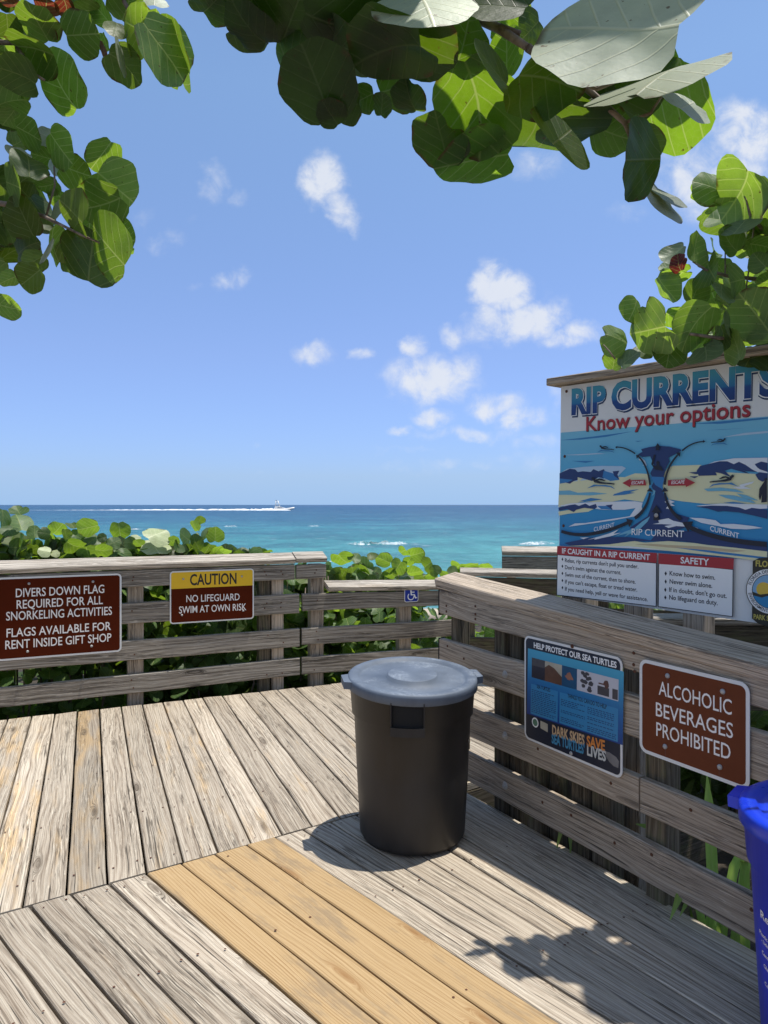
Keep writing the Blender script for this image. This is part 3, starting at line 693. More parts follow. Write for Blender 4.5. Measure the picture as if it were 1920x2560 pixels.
# the poster hangs a little out of true: use a bilinear map from its measured corners
def bq(u,v):
    return ((1-u)*(1-v)*bl_[0]+u*(1-v)*br_[0]+(1-u)*v*tl_[0]+u*v*tr_[0],(1-u)*(1-v)*bl_[1]+u*(1-v)*br_[1]+(1-u)*v*tl_[1]+u*v*tr_[1])
def quad(mb,u0,v0,u1,v1,z,mi=0): flatp(mb,[bq(u0,v0),bq(u1,v0),bq(u1,v1),bq(u0,v1)],z,mi)
mb=MB(); quad(mb,.0,0.,1.,1.,.0037); mb.build('blue_panel',PB,o)
mb=MB(); quad(mb,.045,.02,.355,.475,.0040); quad(mb,.375,.02,.955,.475,.0040); mb.build('text_box',LB,o)
PH=[flat('photo_dusk',(.03,.028,.045),.4,var=.9),flat('photo_sand',(.16,.075,.045),.4,var=.9),flat('photo_reef',(.012,.09,.20),.4,var=.7),flat('photo_pale',(.55,.55,.60),.4,var=.1),flat('photo_grey',(.08,.075,.085),.4,var=.8),flat('photo_cream',(.50,.46,.36),.4,var=.6),flat('photo_turtle',(.38,.17,.11),.4,var=.6)]
us=[.05,.205,.395,.555,.75,.955]
for i,mi in enumerate((0,1,2,3,3)):
    mb=MB(); quad(mb,us[i],.575,us[i+1],.875,.0040,0)
    def blob(u,v,ru,rv,z,k=1,n=9):
        flatp(mb,[bq(u+ru*math.cos(2*math.pi*q/n)*random.uniform(.7,1.15),v+rv*math.sin(2*math.pi*q/n)*random.uniform(.7,1.15)) for q in range(n)],z,k)
    if i==0: quad(mb,us[0],.76,us[1],.875,.0042,1); mats=[PH[0],PH[4]]
    elif i==1: flatp(mb,[bq(us[1],.78),bq(us[1],.875),bq(us[2],.875),bq(us[2],.70),bq(.31,.80),bq(.25,.83)],.0042,1); mats=[PH[1],PH[5]]
    elif i==2: blob(.475,.74,.035,.055,.0042); blob(.475,.72,.05,.03,.0043); mats=[PH[2],PH[6]]
    elif i==3:
        for q in range(16): blob(.65+random.uniform(-.05,.05),.72+random.uniform(-.12,.13),.022,.03,.0042+q*.00004)
        mats=[PH[3],PH[4]]
    else:
        quad(mb,.76,.60,.87,.72,.0042,1); blob(.845,.76,.028,.06,.0043,2,12); quad(mb,.90,.59,.95,.73,.0042,1); quad(mb,.77,.745,.84,.765,.0044,2); mats=[PH[3],PH[4],flat('photo_brown',(.11,.05,.04),.4)]
    mb.build('photo',mats,o)
mb=MB()
def tq(mb,s,u0,u1,v,h,z,bold=.02,mi=0):
    a=bq(u0,v); b=bq(u1,v); text(mb,s,a[0],b[0],a[1],h,z,mi,b[1],bold)
a,b=T4(200,285),T4(1405,583); text(mb,'HELP PROTECT OUR SEA TURTLES',a[0],b[0],a[1],.0235,.0038,0,b[1],.03)
mb.build('lettering',WHITE,o)
mb=MB(); tq(mb,'SEA TURTLES',.115,.27,.435,.0155,.0044,.012); mb.build('lettering',BLACK,o); mb=MB(); tq(mb,'THINGS YOU CAN DO TO HELP',.46,.85,.425,.017,.0044,.012); mb.build('lettering',BLACK,o)
mb=MB()
def bars(u0,u1,v0,v1,n,skip=()):
    for i in range(n):
        if i in skip: continue
        v=v0+(v1-v0)*i/(n-1); u=u0; end=u1-random.choice([0,0,.02,.07])
        while u<end:
            l=random.uniform(.012,.035); quad(mb,u,v-.006,min(u+l,end),v+.006,.0043); u+=l+.008
bars(.055,.335,.39,.06,13); bars(.39,.64,.375,.06,13,(4,5,8,9)); bars(.665,.94,.375,.05,13,(4,7,9)); mb.build('fine_print',flat('fine_print_blue',(.012,.06,.17),.5),o)
def tp(mb,s,p0,p1,h,z,bold): a=T4(*p0); b=T4(*p1); text(mb,s,a[0],b[0],a[1],h,z,0,b[1],bold)
for s,a,b,col in (('DARK SKIES',(468,1545),(938,1705),(.62,.42,.24)),('SAVE',(970,1710),(1235,1790),(.70,.24,.05)),("SEA TURTLES'",(460,1670),(940,1835),(.06,.28,.48)),('LIVES',(975,1845),(1250,1940),(.62,.63,.60))):
    mb=MB(); tp(mb,s,a,b,.040,.0039,.035); mb.build('lettering',flat('poster_ink',col,.45,var=.35),o)
mb=MB(); x,y=T4(220,1375); disc(mb,x,y,.022,.0038,0); disc(mb,x,y,.016,.0040,1); x,y=T4(350,1425); flatp(mb,[(x-.024,y-.016),(x+.024,y-.022),(x+.024,y+.014),(x-.024,y+.018)],.0039,2)
mb.build('emblem',[WHITE,flat('seal_green',(.10,.22,.14),.5,var=.5),PH[5]],o)
mb=MB(); pts=[(1230,1790),(1300,1810),(1400,1880),(1440,1940),(1430,2040),(1360,2010),(1300,1950),(1250,1870)]; flatp(mb,[T4(*p) for p in pts],.0038); mb.build('turtle_picture',flat('hatchling_grey',(.22,.21,.21),.5,var=1.),o)
for q,mt in (((760,265),RUST),((743,1825),BOLT)):
    x,y=T4(*q); b=MB(); dome(b,x,y,.009,.0038,.005); b.build('bolt',mt,o)

# ------------------------------------------------------------------ rip current board
RX=at(1399,1262,3.35); SF=Frame(Vector((RX.x,RX.y,1.5)),(math.cos(R(-38.4+90-90)) if 0 else .621,-.784),roll=R(.85))
g4=lambda x,y:(1370+x/3.016,900+y/3.016)
g7=lambda x,y:(1380+x/3.072,1040+y/3.072)
g5=lambda x,y:(1640+x/4.425,960+y/4.425)
rs=empty('rip_current_board','big white and blue rip currents information board on posts behind the right fence','sign',SF.M)
lp=lambda p: SF.px(*p)
xL=lp((1395,1488))[0]; yB=lp((1396,1488))[1]; yT=lp((1402,967))[1]; BW=1.25
mb=MB(); sheet(mb,rrect(0,yB,BW,yT,.006,2),-.006,0.); mb.build('panel',flat('board_white',(.80,.81,.80),.5,var=.10),rs)
def grad(name,y0,y1,stops):
    m,t=material(name); yv=t.sep(t.n('ShaderNodeTexCoord').outputs['Object'])[1]
    c=t.ramp(t.rng(yv,y0,y1),stops); p=t.n('ShaderNodeBsdfPrincipled',{'Base Color':c,'Roughness':.45}); t.link(p.outputs[0],t.n('ShaderNodeOutputMaterial').inputs[0]); return m
yHi=lp(g4(95,548))[1]; yLo=lp(g4(80,1400))[1]
SEA_G=grad('print_sea_fade',yLo,yHi,[(0.,(.02,.22,.50)),(.35,(.035,.31,.60)),(.7,(.11,.45,.70)),(1.,(.20,.54,.72))])
NAVY=flat('print_navy',(.018,.045,.16),.45); MIDB=flat('print_mid_blue',(.035,.21,.49),.45); LTB=flat('print_pale_blue',(.45,.62,.78),.45)
CREAM=flat('print_cream',(.74,.74,.47),.45); SANDP=flat('print_sand',(.55,.45,.28),.45); FOAMP=flat('print_foam',(.74,.79,.84),.45); INK=flat('print_ink',(.012,.016,.03),.45)
REDP=flat('print_red',(.40,.026,.036),.45); DKRED=flat('print_dark_red',(.26,.018,.03),.45); AQUA=flat('print_aqua',(.17,.46,.63),.45)
PM=[SEA_G,NAVY,MIDB,LTB,CREAM,SANDP,FOAMP,INK,REDP,AQUA]
art=MB(); _z=[.0006]
def A(pts,mi,rd=g7):
    _z[0]+=.00012; flatp(art,[lp(rd(*p)) for p in pts],_z[0],mi)
def Ax(pts,mi):
    _z[0]+=.00012; flatp(art,pts,_z[0],mi)
Ax([(0.002,yLo),(BW-.002,yLo-.0),(BW-.002,yHi),(0.002,yHi)],0)
# horizon streaks
A([(62,186),(300,160),(620,118),(420,160),(220,182)],2); A([(1080,60),(1659,10),(1659,22),(1300,60)],2); A([(1180,110),(1500,92),(1300,106)],2); A([(150,345),(330,345),(260,360)],2); A([(640,192),(705,190),(660,198)],2)
A([(75,300),(350,285),(420,290),(200,302)],3); A([(1300,165),(1480,130),(1659,115),(1659,130),(1500,145)],3)
# cream shallows left and right of the rip
A([(55,560),(60,480),(300,460),(560,470),(640,440),(750,445),(745,560),(700,660),(560,640),(400,670),(250,655),(50,700)],4)
A([(55,765),(50,735),(140,720),(260,705),(330,710),(280,735),(130,750)],4)
A([(890,400),(930,382),(1150,375),(1110,430),(1300,430),(1659,450),(1659,690),(1400,672),(1180,675),(1000,655),(900,640),(850,560),(845,470)],4)
# left upper breaker
A([(62,440),(120,405),(250,390),(380,383),(540,385),(570,400),(550,420),(520,450),(480,500),(350,480),(200,500),(60,510)],3)
A([(60,440),(140,405),(180,410),(200,430),(240,425),(300,430),(320,408),(360,425),(400,408),(420,440),(400,480),(360,470),(310,500),(240,480),(170,500),(140,520),(60,500)],1)
A([(400,420),(470,440),(520,490),(450,500),(390,470)],2); A([(468,425),(520,420),(505,450),(520,490),(480,460)],1)
A([(60,480),(160,490),(120,510),(62,520)],2); A([(200,470),(240,480),(200,510)],4)
# left middle blue swirls
A([(55,575),(140,572),(200,590),(320,585),(430,597),(300,610),(120,605),(57,605)],9); A([(480,600),(560,575),(670,563),(600,585),(640,590),(560,605),(470,612)],2); A([(210,655),(300,630),(390,640),(300,655)],2)
# left lower breaker
A([(52,690),(150,670),(350,660),(640,655),(700,665),(690,700),(560,720),(400,720),(250,700)],6)
A([(53,705),(130,685),(180,678),(210,690),(260,672),(290,690),(340,675),(350,700),(330,715),(250,705),(190,720),(170,738),(120,715),(55,728)],1)
A([(350,690),(430,690),(470,720),(380,715)],2); A([(415,685),(470,680),(460,700),(470,722)],1)
A([(130,850),(180,825),(260,822),(400,800),(600,770),(650,700),(690,690),(700,730),(640,770),(480,800),(240,835)],6)
# right upper breaker
A([(1130,400),(1250,350),(1400,325),(1659,320),(1659,440),(1500,420),(1400,400),(1240,420)],6)
A([(1115,420),(1140,385),(1200,370),(1290,348),(1350,348),(1400,370),(1440,352),(1490,375),(1540,410),(1580,430),(1500,425),(1470,415),(1520,445),(1430,420),(1380,405),(1330,420),(1380,470),(1300,440),(1260,432),(1270,455),(1130,460)],1)
A([(1560,370),(1610,350),(1659,360),(1659,430),(1600,410),(1580,395)],1); A([(1053,435),(1130,428),(1180,440),(1110,447)],1); A([(1060,465),(1130,462),(1100,478)],1)
A([(1565,450),(1600,432),(1659,440),(1659,490),(1620,505),(1590,490)],1)
# right shallows swirls
A([(1170,560),(1300,550),(1420,565),(1480,590),(1330,575),(1200,578)],9); A([(1280,605),(1400,610),(1540,650),(1570,670),(1450,655),(1340,630)],9); A([(1420,595),(1500,610),(1590,650),(1480,635)],9); A([(1320,665),(1400,660),(1500,672),(1400,674)],2); A([(1440,530),(1560,500),(1540,520),(1460,545)],6)
A([(1380,545),(1480,540),(1540,560),(1440,560)],6)
# right lower breaker
A([(1110,690),(1300,672),(1659,680),(1659,710),(1500,720),(1300,715)],6)
A([(1108,695),(1230,688),(1350,690),(1440,702),(1490,720),(1540,705),(1659,720),(1659,790),(1560,765),(1440,740),(1320,730),(1280,735),(1200,710)],1)
A([(1060,780),(1160,785),(1260,800),(1300,830),(1400,828),(1550,845),(1625,860),(1500,870),(1380,865),(1280,845),(1150,820)],6)
# the rip: neck, head and feeder
A([(820,230),(905,235),(990,255),(1000,265),(940,300),(900,320),(910,350),(880,400),(865,460),(850,540),(870,620),(900,690),(960,750),(1060,780),(1020,860),(900,890),(700,870),(600,860),(740,770),(770,690),(800,600),(770,540),(790,500),(760,440),(790,380),(760,310),(700,315),(665,295),(700,275),(690,255),(750,240)],1)
A([(760,465),(870,470),(855,540),(870,620),(850,560),(800,530),(780,500)],2)
A([(700,380),(720,370),(700,350),(670,335),(690,320),(720,345),(735,380)],6); A([(775,560),(800,575),(795,600),(770,615),(785,590)],9)
A([(900,640),(950,660),(920,670),(950,690),(900,690),(930,720),(880,710),(905,680),(870,660)],6)
A([(640,860),(700,810),(760,770),(740,810),(690,860),(560,930),(590,900),(490,925),(560,890)],9)
A([(820,800),(900,785),(940,805),(1010,820),(1060,840),(1130,860),(1100,875),(1040,850),(960,845),(900,860),(870,845),(930,835),(850,830),(780,830),(830,820)],6)
A([(100,975),(230,950),(300,935),(450,930),(600,930),(800,960),(600,960),(400,1000),(250,1000),(150,995)],1)
A([(450,900),(520,870),(480,905),(540,895),(470,920),(400,935),(330,950),(340,940),(280,950),(370,925)],6); A([(220,935),(290,930),(250,945)],6)
A([(820,890),(1150,880),(1400,960),(1659,1000),(1659,1045),(1300,1000),(1000,960),(760,960)],1)
# beach at the bottom
A([(100,1000),(300,990),(450,985),(640,960),(720,972),(900,960),(1100,975),(1200,990),(1400,1010),(1659,1040),(1659,1120),(1300,1075),(900,1035),(500,1008),(300,1000)],4)
A([(640,985),(760,980),(900,990),(1150,1000),(1350,1020),(1500,1035),(1400,1045),(1100,1025),(850,1005)],5); A([(950,1010),(1200,1030),(1659,1085),(1659,1100),(1300,1060)],2)
A([(320,1000),(600,1000),(900,1030),(700,1020),(450,1008)],6)
# swimmers and people in the picture
def swim(x,y,k,f=1):
    A([(x+f*a*k,y+b*k) for a,b in ((-95,12),(-60,6),(-10,2),(20,-4),(45,-12),(30,-18),(-8,-8),(-22,-10),(10,-28),(30,-30),(62,-20),(72,-36),(84,-42),(96,-34),(92,-22),(82,-16),(72,2),(30,12),(-30,14),(-90,20))],7)
    A([(x+f*a*k,y+b*k) for a,b in ((-100,60),(-70,34),(-20,24),(40,24),(75,20),(130,50),(60,32),(0,34),(-60,40))],2)
swim(1310,492,1.,1); swim(1285,195,.6,1); swim(400,508,.95,-1); swim(430,250,.6,-1)
A([(770,370),(790,300),(805,296),(800,315),(785,375),(800,385),(812,378),(808,355),(820,345),(834,352),(832,378),(850,390),(862,420),(850,420),(800,412)],7)
A([(1600,560),(1620,530),(1640,500),(1640,480),(1659,475),(1659,660),(1615,665),(1622,600),(1605,650),(1596,620)],7)
# current arrows
def ribbon(pts,w0,w1,mi=7,rd=g7):
    P_=[Vector(lp(rd(*p))) for p in pts]; k=len(P_); Lf=[];Rt=[]
    for i,p in enumerate(P_):
        d=(P_[min(i+1,k-1)]-P_[max(i-1,0)]).normalized(); n=Vector((-d.y,d.x)); ww=w0+(w1-w0)*i/(k-1); Lf.append(p+n*ww); Rt.append(p-n*ww)
    _z[0]+=.00012
    for i in range(k-1): flatp(art,[tuple(q) for q in (Lf[i],Lf[i+1],Rt[i+1],Rt[i])],_z[0],mi)
def bez(a,b,c,n=12): return [((1-q)**2*a[0]+2*q*(1-q)*b[0]+q*q*c[0],(1-q)**2*a[1]+2*q*(1-q)*b[1]+q*q*c[1]) for q in [i/n for i in range(n+1)]]
def head(p,d,l,w_):
    P_=Vector(lp(g7(*p))); Q_=Vector(lp(g7(p[0]+d[0],p[1]+d[1]))); d=(Q_-P_).normalized(); n=Vector((-d.y,d.x))
    Ax([tuple(P_+d*l),tuple(P_+n*w_),tuple(P_-n*w_)],7)
ribbon(bez((80,885),(280,960),(600,815)),.0072,.0072); head((590,820),(50,-22),.028,.020)
ribbon(bez((645,785),(740,720),(762,590)),.0075,.0045); head((760,580),(2,-30),.017,.014)
ribbon(bez((762,530),(745,370),(665,305)),.004,.0035); head((672,315),(-20,-20),.014,.011)
ribbon(bez((648,290),(570,235),(500,240)),.0030,.0022); head((510,241),(-20,-1),.010,.006)
ribbon(bez((1659,985),(1250,955),(1040,840)),.0095,.0085); head((1075,850),(-60,-32),.040,.024)
ribbon(bez((1000,795),(895,720),(876,590)),.0075,.0045); head((877,580),(-2,-30),.018,.015)
ribbon(bez((876,528),(885,390),(985,290)),.005,.0035); head((978,300),(22,-24),.015,.012)
ribbon(bez((1010,268),(1080,200),(1180,196)),.0032,.0022); head((1170,196),(20,0),.010,.006)
head((822,240),(0,-30),.017,.012); A([(810,240),(832,238),(836,262),(806,264)],7)
head((812,740),(0,-40),.030,.022); A([(792,742),(828,740),(832,800),(790,800)],7)
A([(551,515),(612,482),(616,494),(726,490),(735,533),(612,532),(612,548)],8); A([(903,492),(1035,488),(1035,475),(1110,512),(1040,546),(1038,534),(900,537)],8)
art.build('printed_picture',PM,rs)
zt=_z[0]+.0003
def tt(mb,s,p0,p1,h,rd,bold=0.,z=None,mi=0,dx=0.,dy=0.,shear=0.):
    a=lp(rd(*p0)); b=lp(rd(*p1)); text(mb,s,a[0]+dx,b[0]+dx,a[1]+dy,h,z or zt,mi,b[1]+dy,bold,shear)
hB=.130
for z,mt,b_,dx,dy in ((.0010,flat('title_shadow',(.012,.04,.12),.5),.074,.004,-.005),(.0014,WHITE,.062,0,0),(.0018,grad('title_fade',lp(g4(180,410))[1],lp(g4(180,240))[1],[(0.,(.012,.045,.20)),(.38,(.015,.07,.27)),(.45,(.02,.17,.38)),(1.,(.06,.32,.45))]),.042,0,0)):
    mb=MB()
    tt(mb,'RIP',(178,408),(437,385),hB*.84,g4,b_,z,0,dx,dy); tt(mb,'CURRENTS',(478,375),(1735,255),hB*.86,g4,b_,z,0,dx,dy)
    mb.build('title',mt,rs)
mb=MB(); tt(mb,'Know your options',(290,536),(1528,422),.062,g4,.014,.0030); mb.build('subtitle',REDP,rs)
mb=MB(); tt(mb,'Know your options',(290,536),(1528,422),.062,g4,.014,.0026,0,.002,-.003); mb.build('subtitle',INK,rs)
def tto(mat,*a,**k): mb=MB(); tt(mb,*a,**k); return mb.build('lettering',mat,rs)
tto(WHITE,'ESCAPE',(622,526),(716,521),.0125,g7,.01,shear=.15); tto(WHITE,'ESCAPE',(928,523),(1030,519),.0130,g7,.01,shear=.15)
tto(WHITE,'RIP CURRENT',(623,912),(1025,932),.0265,g7,.004); tto(WHITE,'CURRENT',(333,887),(490,850),.0185,g7,.0); tto(WHITE,'CURRENT',(1225,880),(1447,940),.0195,g7,.01)
# the two boxes of advice
q=lambda x,y: lp((1390+x/3.1302,1350+y/3.1302))
mb=MB()
def fr(p,mi,z): flatp(mb,[q(*a) for a in p],z,mi)
ybox=min(q(20,110)[1],q(1400,226)[1])
fr([(20,45),(802,100),(1402,143),(1402,143),(1659,165),(1659,700),(10,440)],0,zt-.0002) if 0 else None
b0=[(20,112),(800,178),(798,520),(15,432)]; b1=[(814,170),(1400,228),(1395,600),(810,522)]
for b in (b0,b1):
    cx=sum(p[0] for p in b)/4; cy=sum(p[1] for p in b)/4
    fr(b,1,zt); fr([(p[0]+(6 if p[0]<cx else -6),p[1]+(5 if p[1]<cy else -6)) for p in b],0,zt+.0002)
fr([(22,46),(802,101),(800,178),(20,112)],2,zt+.0004); fr([(814,103),(1404,144),(1400,228),(813,186)],2,zt+.0004)
mb.build('advice_boxes',[WHITE,INK,REDP],rs)
mb=MB(); g9=lambda x,y:(1390+x/3.1302,1350+y/3.1302)
tto(WHITE,'IF CAUGHT IN A RIP CURRENT',(60,103),(748,156),.0235,g9,.022,zt+.0008); tto(WHITE,'SAFETY',(987,180),(1210,197),.0245,g9,.022,zt+.0008)
mb=MB()
for s,a,b in (("Relax, rip currents don't pull you under.",(83,172),(657,222)),("Don't swim against the current.",(83,226),(523,269)),("Swim out of the current, then to shore.",(83,282),(635,341)),("If you can't escape, float or tread water.",(83,338),(648,402)),("If you need help, yell or wave for assistance.",(83,394),(730,478))):
    tto(INK,s,a,b,.0172,g9,.012,zt+.0008); x,y=lp(g9(a[0]-20,a[1]-17)); flatp(mb,[(x-.005,y+.003),(x,y-.005),(x+.005,y+.003),(x,y+.011)],zt+.0008)
for s,a,b in (("Know how to swim.",(901,275),(1258,310)),("Never swim alone.",(901,338),(1235,374)),("If in doubt, don't go out.",(898,402),(1348,453)),("No lifeguard on duty.",(898,462),(1277,508))):
    tto(INK,s,a,b,.0178,g9,.014,zt+.0008); x,y=lp(g9(a[0]-30,a[1]-14)); flatp(mb,[(x-.005,y),(x,y-.009),(x+.005,y),(x,y+.009)],zt+.0008)
mb.build('bullets',INK,rs)
# park service emblem (its right half lies outside the photograph)
cx,cy=lp(g9(1682,402)); ra=.084; mb=MB()
flatp(mb,[(cx-.0608,cy-.0128),(cx-.0608,cy+.1056),(cx-.0384,cy+.1184),(cx,cy+.1248),(cx+.0384,cy+.1184),(cx+.0608,cy+.1056),(cx+.0608,cy-.0128)],zt,0)
flatp(mb,[(cx-.0608,cy+.0128),(cx-.0608,cy-.1056),(cx-.0384,cy-.1216),(cx,cy-.1280),(cx+.0384,cy-.1216),(cx+.0608,cy-.1056),(cx+.0608,cy+.0128)],zt+.0001,0)
disc(mb,cx,cy,ra,zt+.0003,0,40); disc(mb,cx,cy,ra-.003,zt+.0005,1,40); disc(mb,cx,cy,ra*.74,zt+.0007,0,40); disc(mb,cx,cy,ra*.71,zt+.0009,2,40)
disc(mb,cx-.0192,cy+.0051,.027,zt+.0011,3,24)
rr_=ra*.71; low=[(cx+rr_*math.cos(R(a)),cy+rr_*math.sin(R(a))) for a in range(188,353,6)]
flatp(mb,[(cx-rr_*.99,cy-.0064),(cx-.0320,cy-.0141),(cx,cy-.0064),(cx+.0320,cy+.0077),(cx+rr_*.98,cy-.0077)][::-1]+low,zt+.0013,0)
low2=[(cx+rr_*math.cos(R(a)),cy+rr_*math.sin(R(a))) for a in range(200,353,6)]
flatp(mb,[low2[0],(cx-.0256,cy-.0243),(cx,cy-.0141),(cx+.0320,cy-.0038),low2[-1]][::-1]+low2[1:-1],zt+.0015,4)
mb.build('emblem',[flat('emblem_black',(.03,.028,.018),.5),WHITE,flat('emblem_sky',(.22,.42,.62),.5),flat('emblem_sun',(.75,.50,.06),.5),flat('emblem_sea',(.02,.24,.50),.5)],rs)
mb=MB()
def arc(s,r,a0,a1,h,z,mi,flip=False):
    def xf(x,y,z_):
        a=a0+(a1-a0)*x; rad=r+(-y if flip else y); return (cx+rad*math.cos(R(a)),cy+rad*math.sin(R(a)),z_)
    text(mb,s,0.,1.,0.,h,z,mi,None,.01,0.,xf)
arc('FLORIDA DEPARTMENT OF',ra*.79,165,15,.0115,zt+.0011,0); arc('ENVIRONMENTAL PROTECTION',ra*.90,190,350,.0115,zt+.0011,0,True)
text(mb,'FLORIDA',cx-.0499,cx+.0499,cy+.0883,.021,zt+.0011,1,None,.03); text(mb,'PARK SERVICE',cx-.0544,cx+.0544,cy-.1056,.017,zt+.0011,1,None,.03)
mb.build('lettering',[INK,flat('emblem_gold',(.55,.47,.10),.5)],rs)
for p in ((140,237),(127,727),(118,1250),(117,1720)):
    x,y=lp(g4(*p)); b=MB(); dome(b,x,y,.007,.0004,.004); b.build('screw',RUST,rs)
x,y=lp(g7(812,762)); b=MB(); dome(b,x,y,.009,zt,.004); b.build('screw',BOLT,rs)
# its sloping top board and the posts that carry it
mb=MB(); x0,y0=lp(g4(40,182)); mb.plank((x0,yT+.022,-.02),(BW+.1,yT+.022,-.02),(0,0,.07),(0,0,.07),(0,.017,0),(.4,.1,.5),ch=.004); mb.build('top_board',W_FENCE2,rs)
for x,zb_ in ((.055,-2.4),(.383,-2.4),(.65,-.78),(1.1,-.78)):
    mb=MB(); mb.plank((x,zb_,-.052),(x,yT-.01,-.052),(.045,0,0),(.045,0,0),(0,0,.044),(random.random(),.2,.5)); mb.build('post',W_FENCE2,rs)
mb=MB(); mb.plank((.12,-2.4,-.062),(.12,yT-.05,-.062),(.02,0,0),(.02,0,0),(0,0,.05),(random.random(),.6,.8)); mb.build('post',W_FENCE2,rs)

# ------------------------------------------------------------------ bins
def plastic(name,col,rough,spec=.5,dust=0.,dustc=(.6,.6,.6)):
    m,t=material(name); oc=t.n('ShaderNodeTexCoord').outputs['Object']
    x,y,z=t.sep(oc)
    f=t.noise(t.vec(t.m('MULTIPLY',x,7.),t.m('MULTIPLY',y,7.),t.m('MULTIPLY',z,2.)),1.,5.,.6)
    c=t.mix(t.rng(f,.35,.7,0.,.55),col,tuple(min(1,v*1.7+.012) for v in col))
    sc=t.noise(oc,60.,6.,.75)
    if dust:
        up=t.sep(t.n('ShaderNodeNewGeometry').outputs['Normal'])[2]
        dn=t.noise(oc,5.,7.,.72)
        c=t.mix(t.m('MULTIPLY',t.m('MULTIPLY',t.rng(up,.8,1.),t.rng(dn,.50,.62,.0,dust)),t.rng(sc,.38,.62,0.,1.)),c,dustc)
    p=t.n('ShaderNodeBsdfPrincipled',{'Base Color':c,'Roughness':t.rng(f,.3,.7,rough-.06,rough+.1),'Specular IOR Level':spec})
    b=t.n('ShaderNodeBump',{'Height':sc,'Strength':.15,'Distance':.001}); t.link(b.outputs[0],p.inputs['Normal'])
    t.link(p.outputs[0],t.n('ShaderNodeOutputMaterial').inputs[0]); return m
def bin_(name,label,c,ang,rb,rt,h,mats,lidtilt,group=None):
    M=Matrix.Translation(c)@Matrix.Rotation(ang,4,'Z'); o=empty(name,label,'bin',M)
    z1=h-.125
    rz=lambda z: rb+(rt-rb)*z/h
    prof=[(0.,.006),(rb-.03,.006),(rb-.012,.012),(rb,.035),(rz(.3),.3),(rz(z1),z1),(rz(z1)+.010,z1+.006),(rz(h)+.012,h-.012),(rz(h)+.020,h-.008),(rz(h)+.020,h),(rz(h)-.005,h),(rz(h)-.01,h-.05)]
    mb=MB(); mb.lathe(prof,72); body=mb.build('body',mats[0],o)
    # handles: a framed pocket, recess shade painted as a near-black strip, opposite sides
    for sgn in (1,-1):
        r=rz(z1)+.012; mb=MB(); hw=.068; n=8
        def P(a,zv,d): return ((r+d)*math.cos(a),(r+d)*math.sin(a),zv)
        a0,a1=-hw/r,hw/r; base=0 if sgn>0 else math.pi
        def strip(b0,b1,zlo,zhi,d,mi):
            for i in range(n):
                p,q_=base+b0+(b1-b0)*i/n,base+b0+(b1-b0)*(i+1)/n
                mb.poly([P(p,zlo,d),P(q_,zlo,d),P(q_,zhi,d),P(p,zhi,d)],mi)
                mb.poly([P(p,zhi,-.01),P(p,zhi,d),P(q_,zhi,d),P(q_,zhi,-.01)],mi); mb.poly([P(p,zlo,-.01),P(q_,zlo,-.01),P(q_,zlo,d),P(p,zlo,d)],mi)
            mb.poly([P(base+b0,zlo,-.01),P(base+b0,zlo,d),P(base+b0,zhi,d),P(base+b0,zhi,-.01)],mi); mb.poly([P(base+b1,zlo,-.01),P(base+b1,zlo,d),P(base+b1,zhi,d),P(base+b1,zhi,-.01)],mi)
        strip(a0,a1,z1-.025,z1+.012,.022,0); strip(a0,a0+.016,z1+.012,h-.012,.018,0); strip(a1-.016,a1,z1+.012,h-.012,.018,0)
        strip(a0+.016,a1-.016,z1+.012,h-.012,.006,1)
        mb.build('handle',[mats[0],DARKFILL],o)
    rl=rt+.024
    lp_=[(0.,.0215),(.108,.0215),(.1145,.020),(.1165,.005),(rl-.062,.006),(rl-.050,.0075),(rl-.044,.018),(rl-.010,.018),(rl-.002,.014),(rl,.004),(rl+.002,-.026),(rl-.004,-.030),(rl-.006,0.)]
    mb=MB(); mb.lathe(lp_,96)
    for sgn in (1,-1):
        # pull tabs on the rim
        a=math.pi/2*sgn; X=Vector((math.cos(a),math.sin(a),0)); Yv=Vector((-math.sin(a),math.cos(a),0)); 
        pts=[(-.062,rl-.012),(-.050,rl+.026),(.050,rl+.026),(.062,rl-.012)]
        top=mb.add([X*r_+Yv*y_+Vector((0,0,.012)) for y_,r_ in pts]); bot=mb.add([X*r_+Yv*y_+Vector((0,0,-.020)) for y_,r_ in pts])
        mb.face([top+i for i in range(4)][::-1]); mb.face([bot+i for i in range(4)])
        for i in range(3): mb.face([top+i,top+i+1,bot+i+1,bot+i])
    lid=mb.build('lid',mats[1],o); lid.matrix_local=Matrix.Translation((0,0,h+.026))@lidtilt
    return o,rz
BC=ground(1030.7,2086)
GREY=plastic('charcoal_plastic',(.019,.0175,.017),.45,.35); LIDG=plastic('grey_lid_plastic',(.095,.118,.155),.58,.35,dust=.3,dustc=(.55,.60,.66))
vdir=math.atan2(-BC.y,-BC.x)
tilt=Matrix.Rotation(R(4.5),4,Vector((math.sin(0),0,0)) if 0 else Vector((-1,0,0))) 
ang=vdir+R(-4)
# the lid sits a little askew: lower towards the viewer and to the left
ax=(Matrix.Rotation(-ang,3,'Z')@Vector((1,.25,0))).normalized()
bin_('trash_can','dark grey round rubbish bin with a lighter grey lid in the middle of the deck','' or BC,ang,.238,.270,.685,(GREY,LIDG),Matrix.Rotation(R(4.5),4,ax)@Matrix.Rotation(R(17),4,'Z'))
BLUE=plastic('blue_plastic',(.010,.020,.40),.33,.5); BLID=plastic('blue_lid_plastic',(.004,.035,.52),.3,.5)
RB=Vector((1.275,1.93,0)); 
ro,rzf=bin_('recycling_bin','bright blue round recycling bin cut by the right edge in front of the right fence',RB,math.atan2(-1.93,-1.245)-R(8),.235,.268,.632,(BLUE,BLID),Matrix.Rotation(R(3),4,'X'))
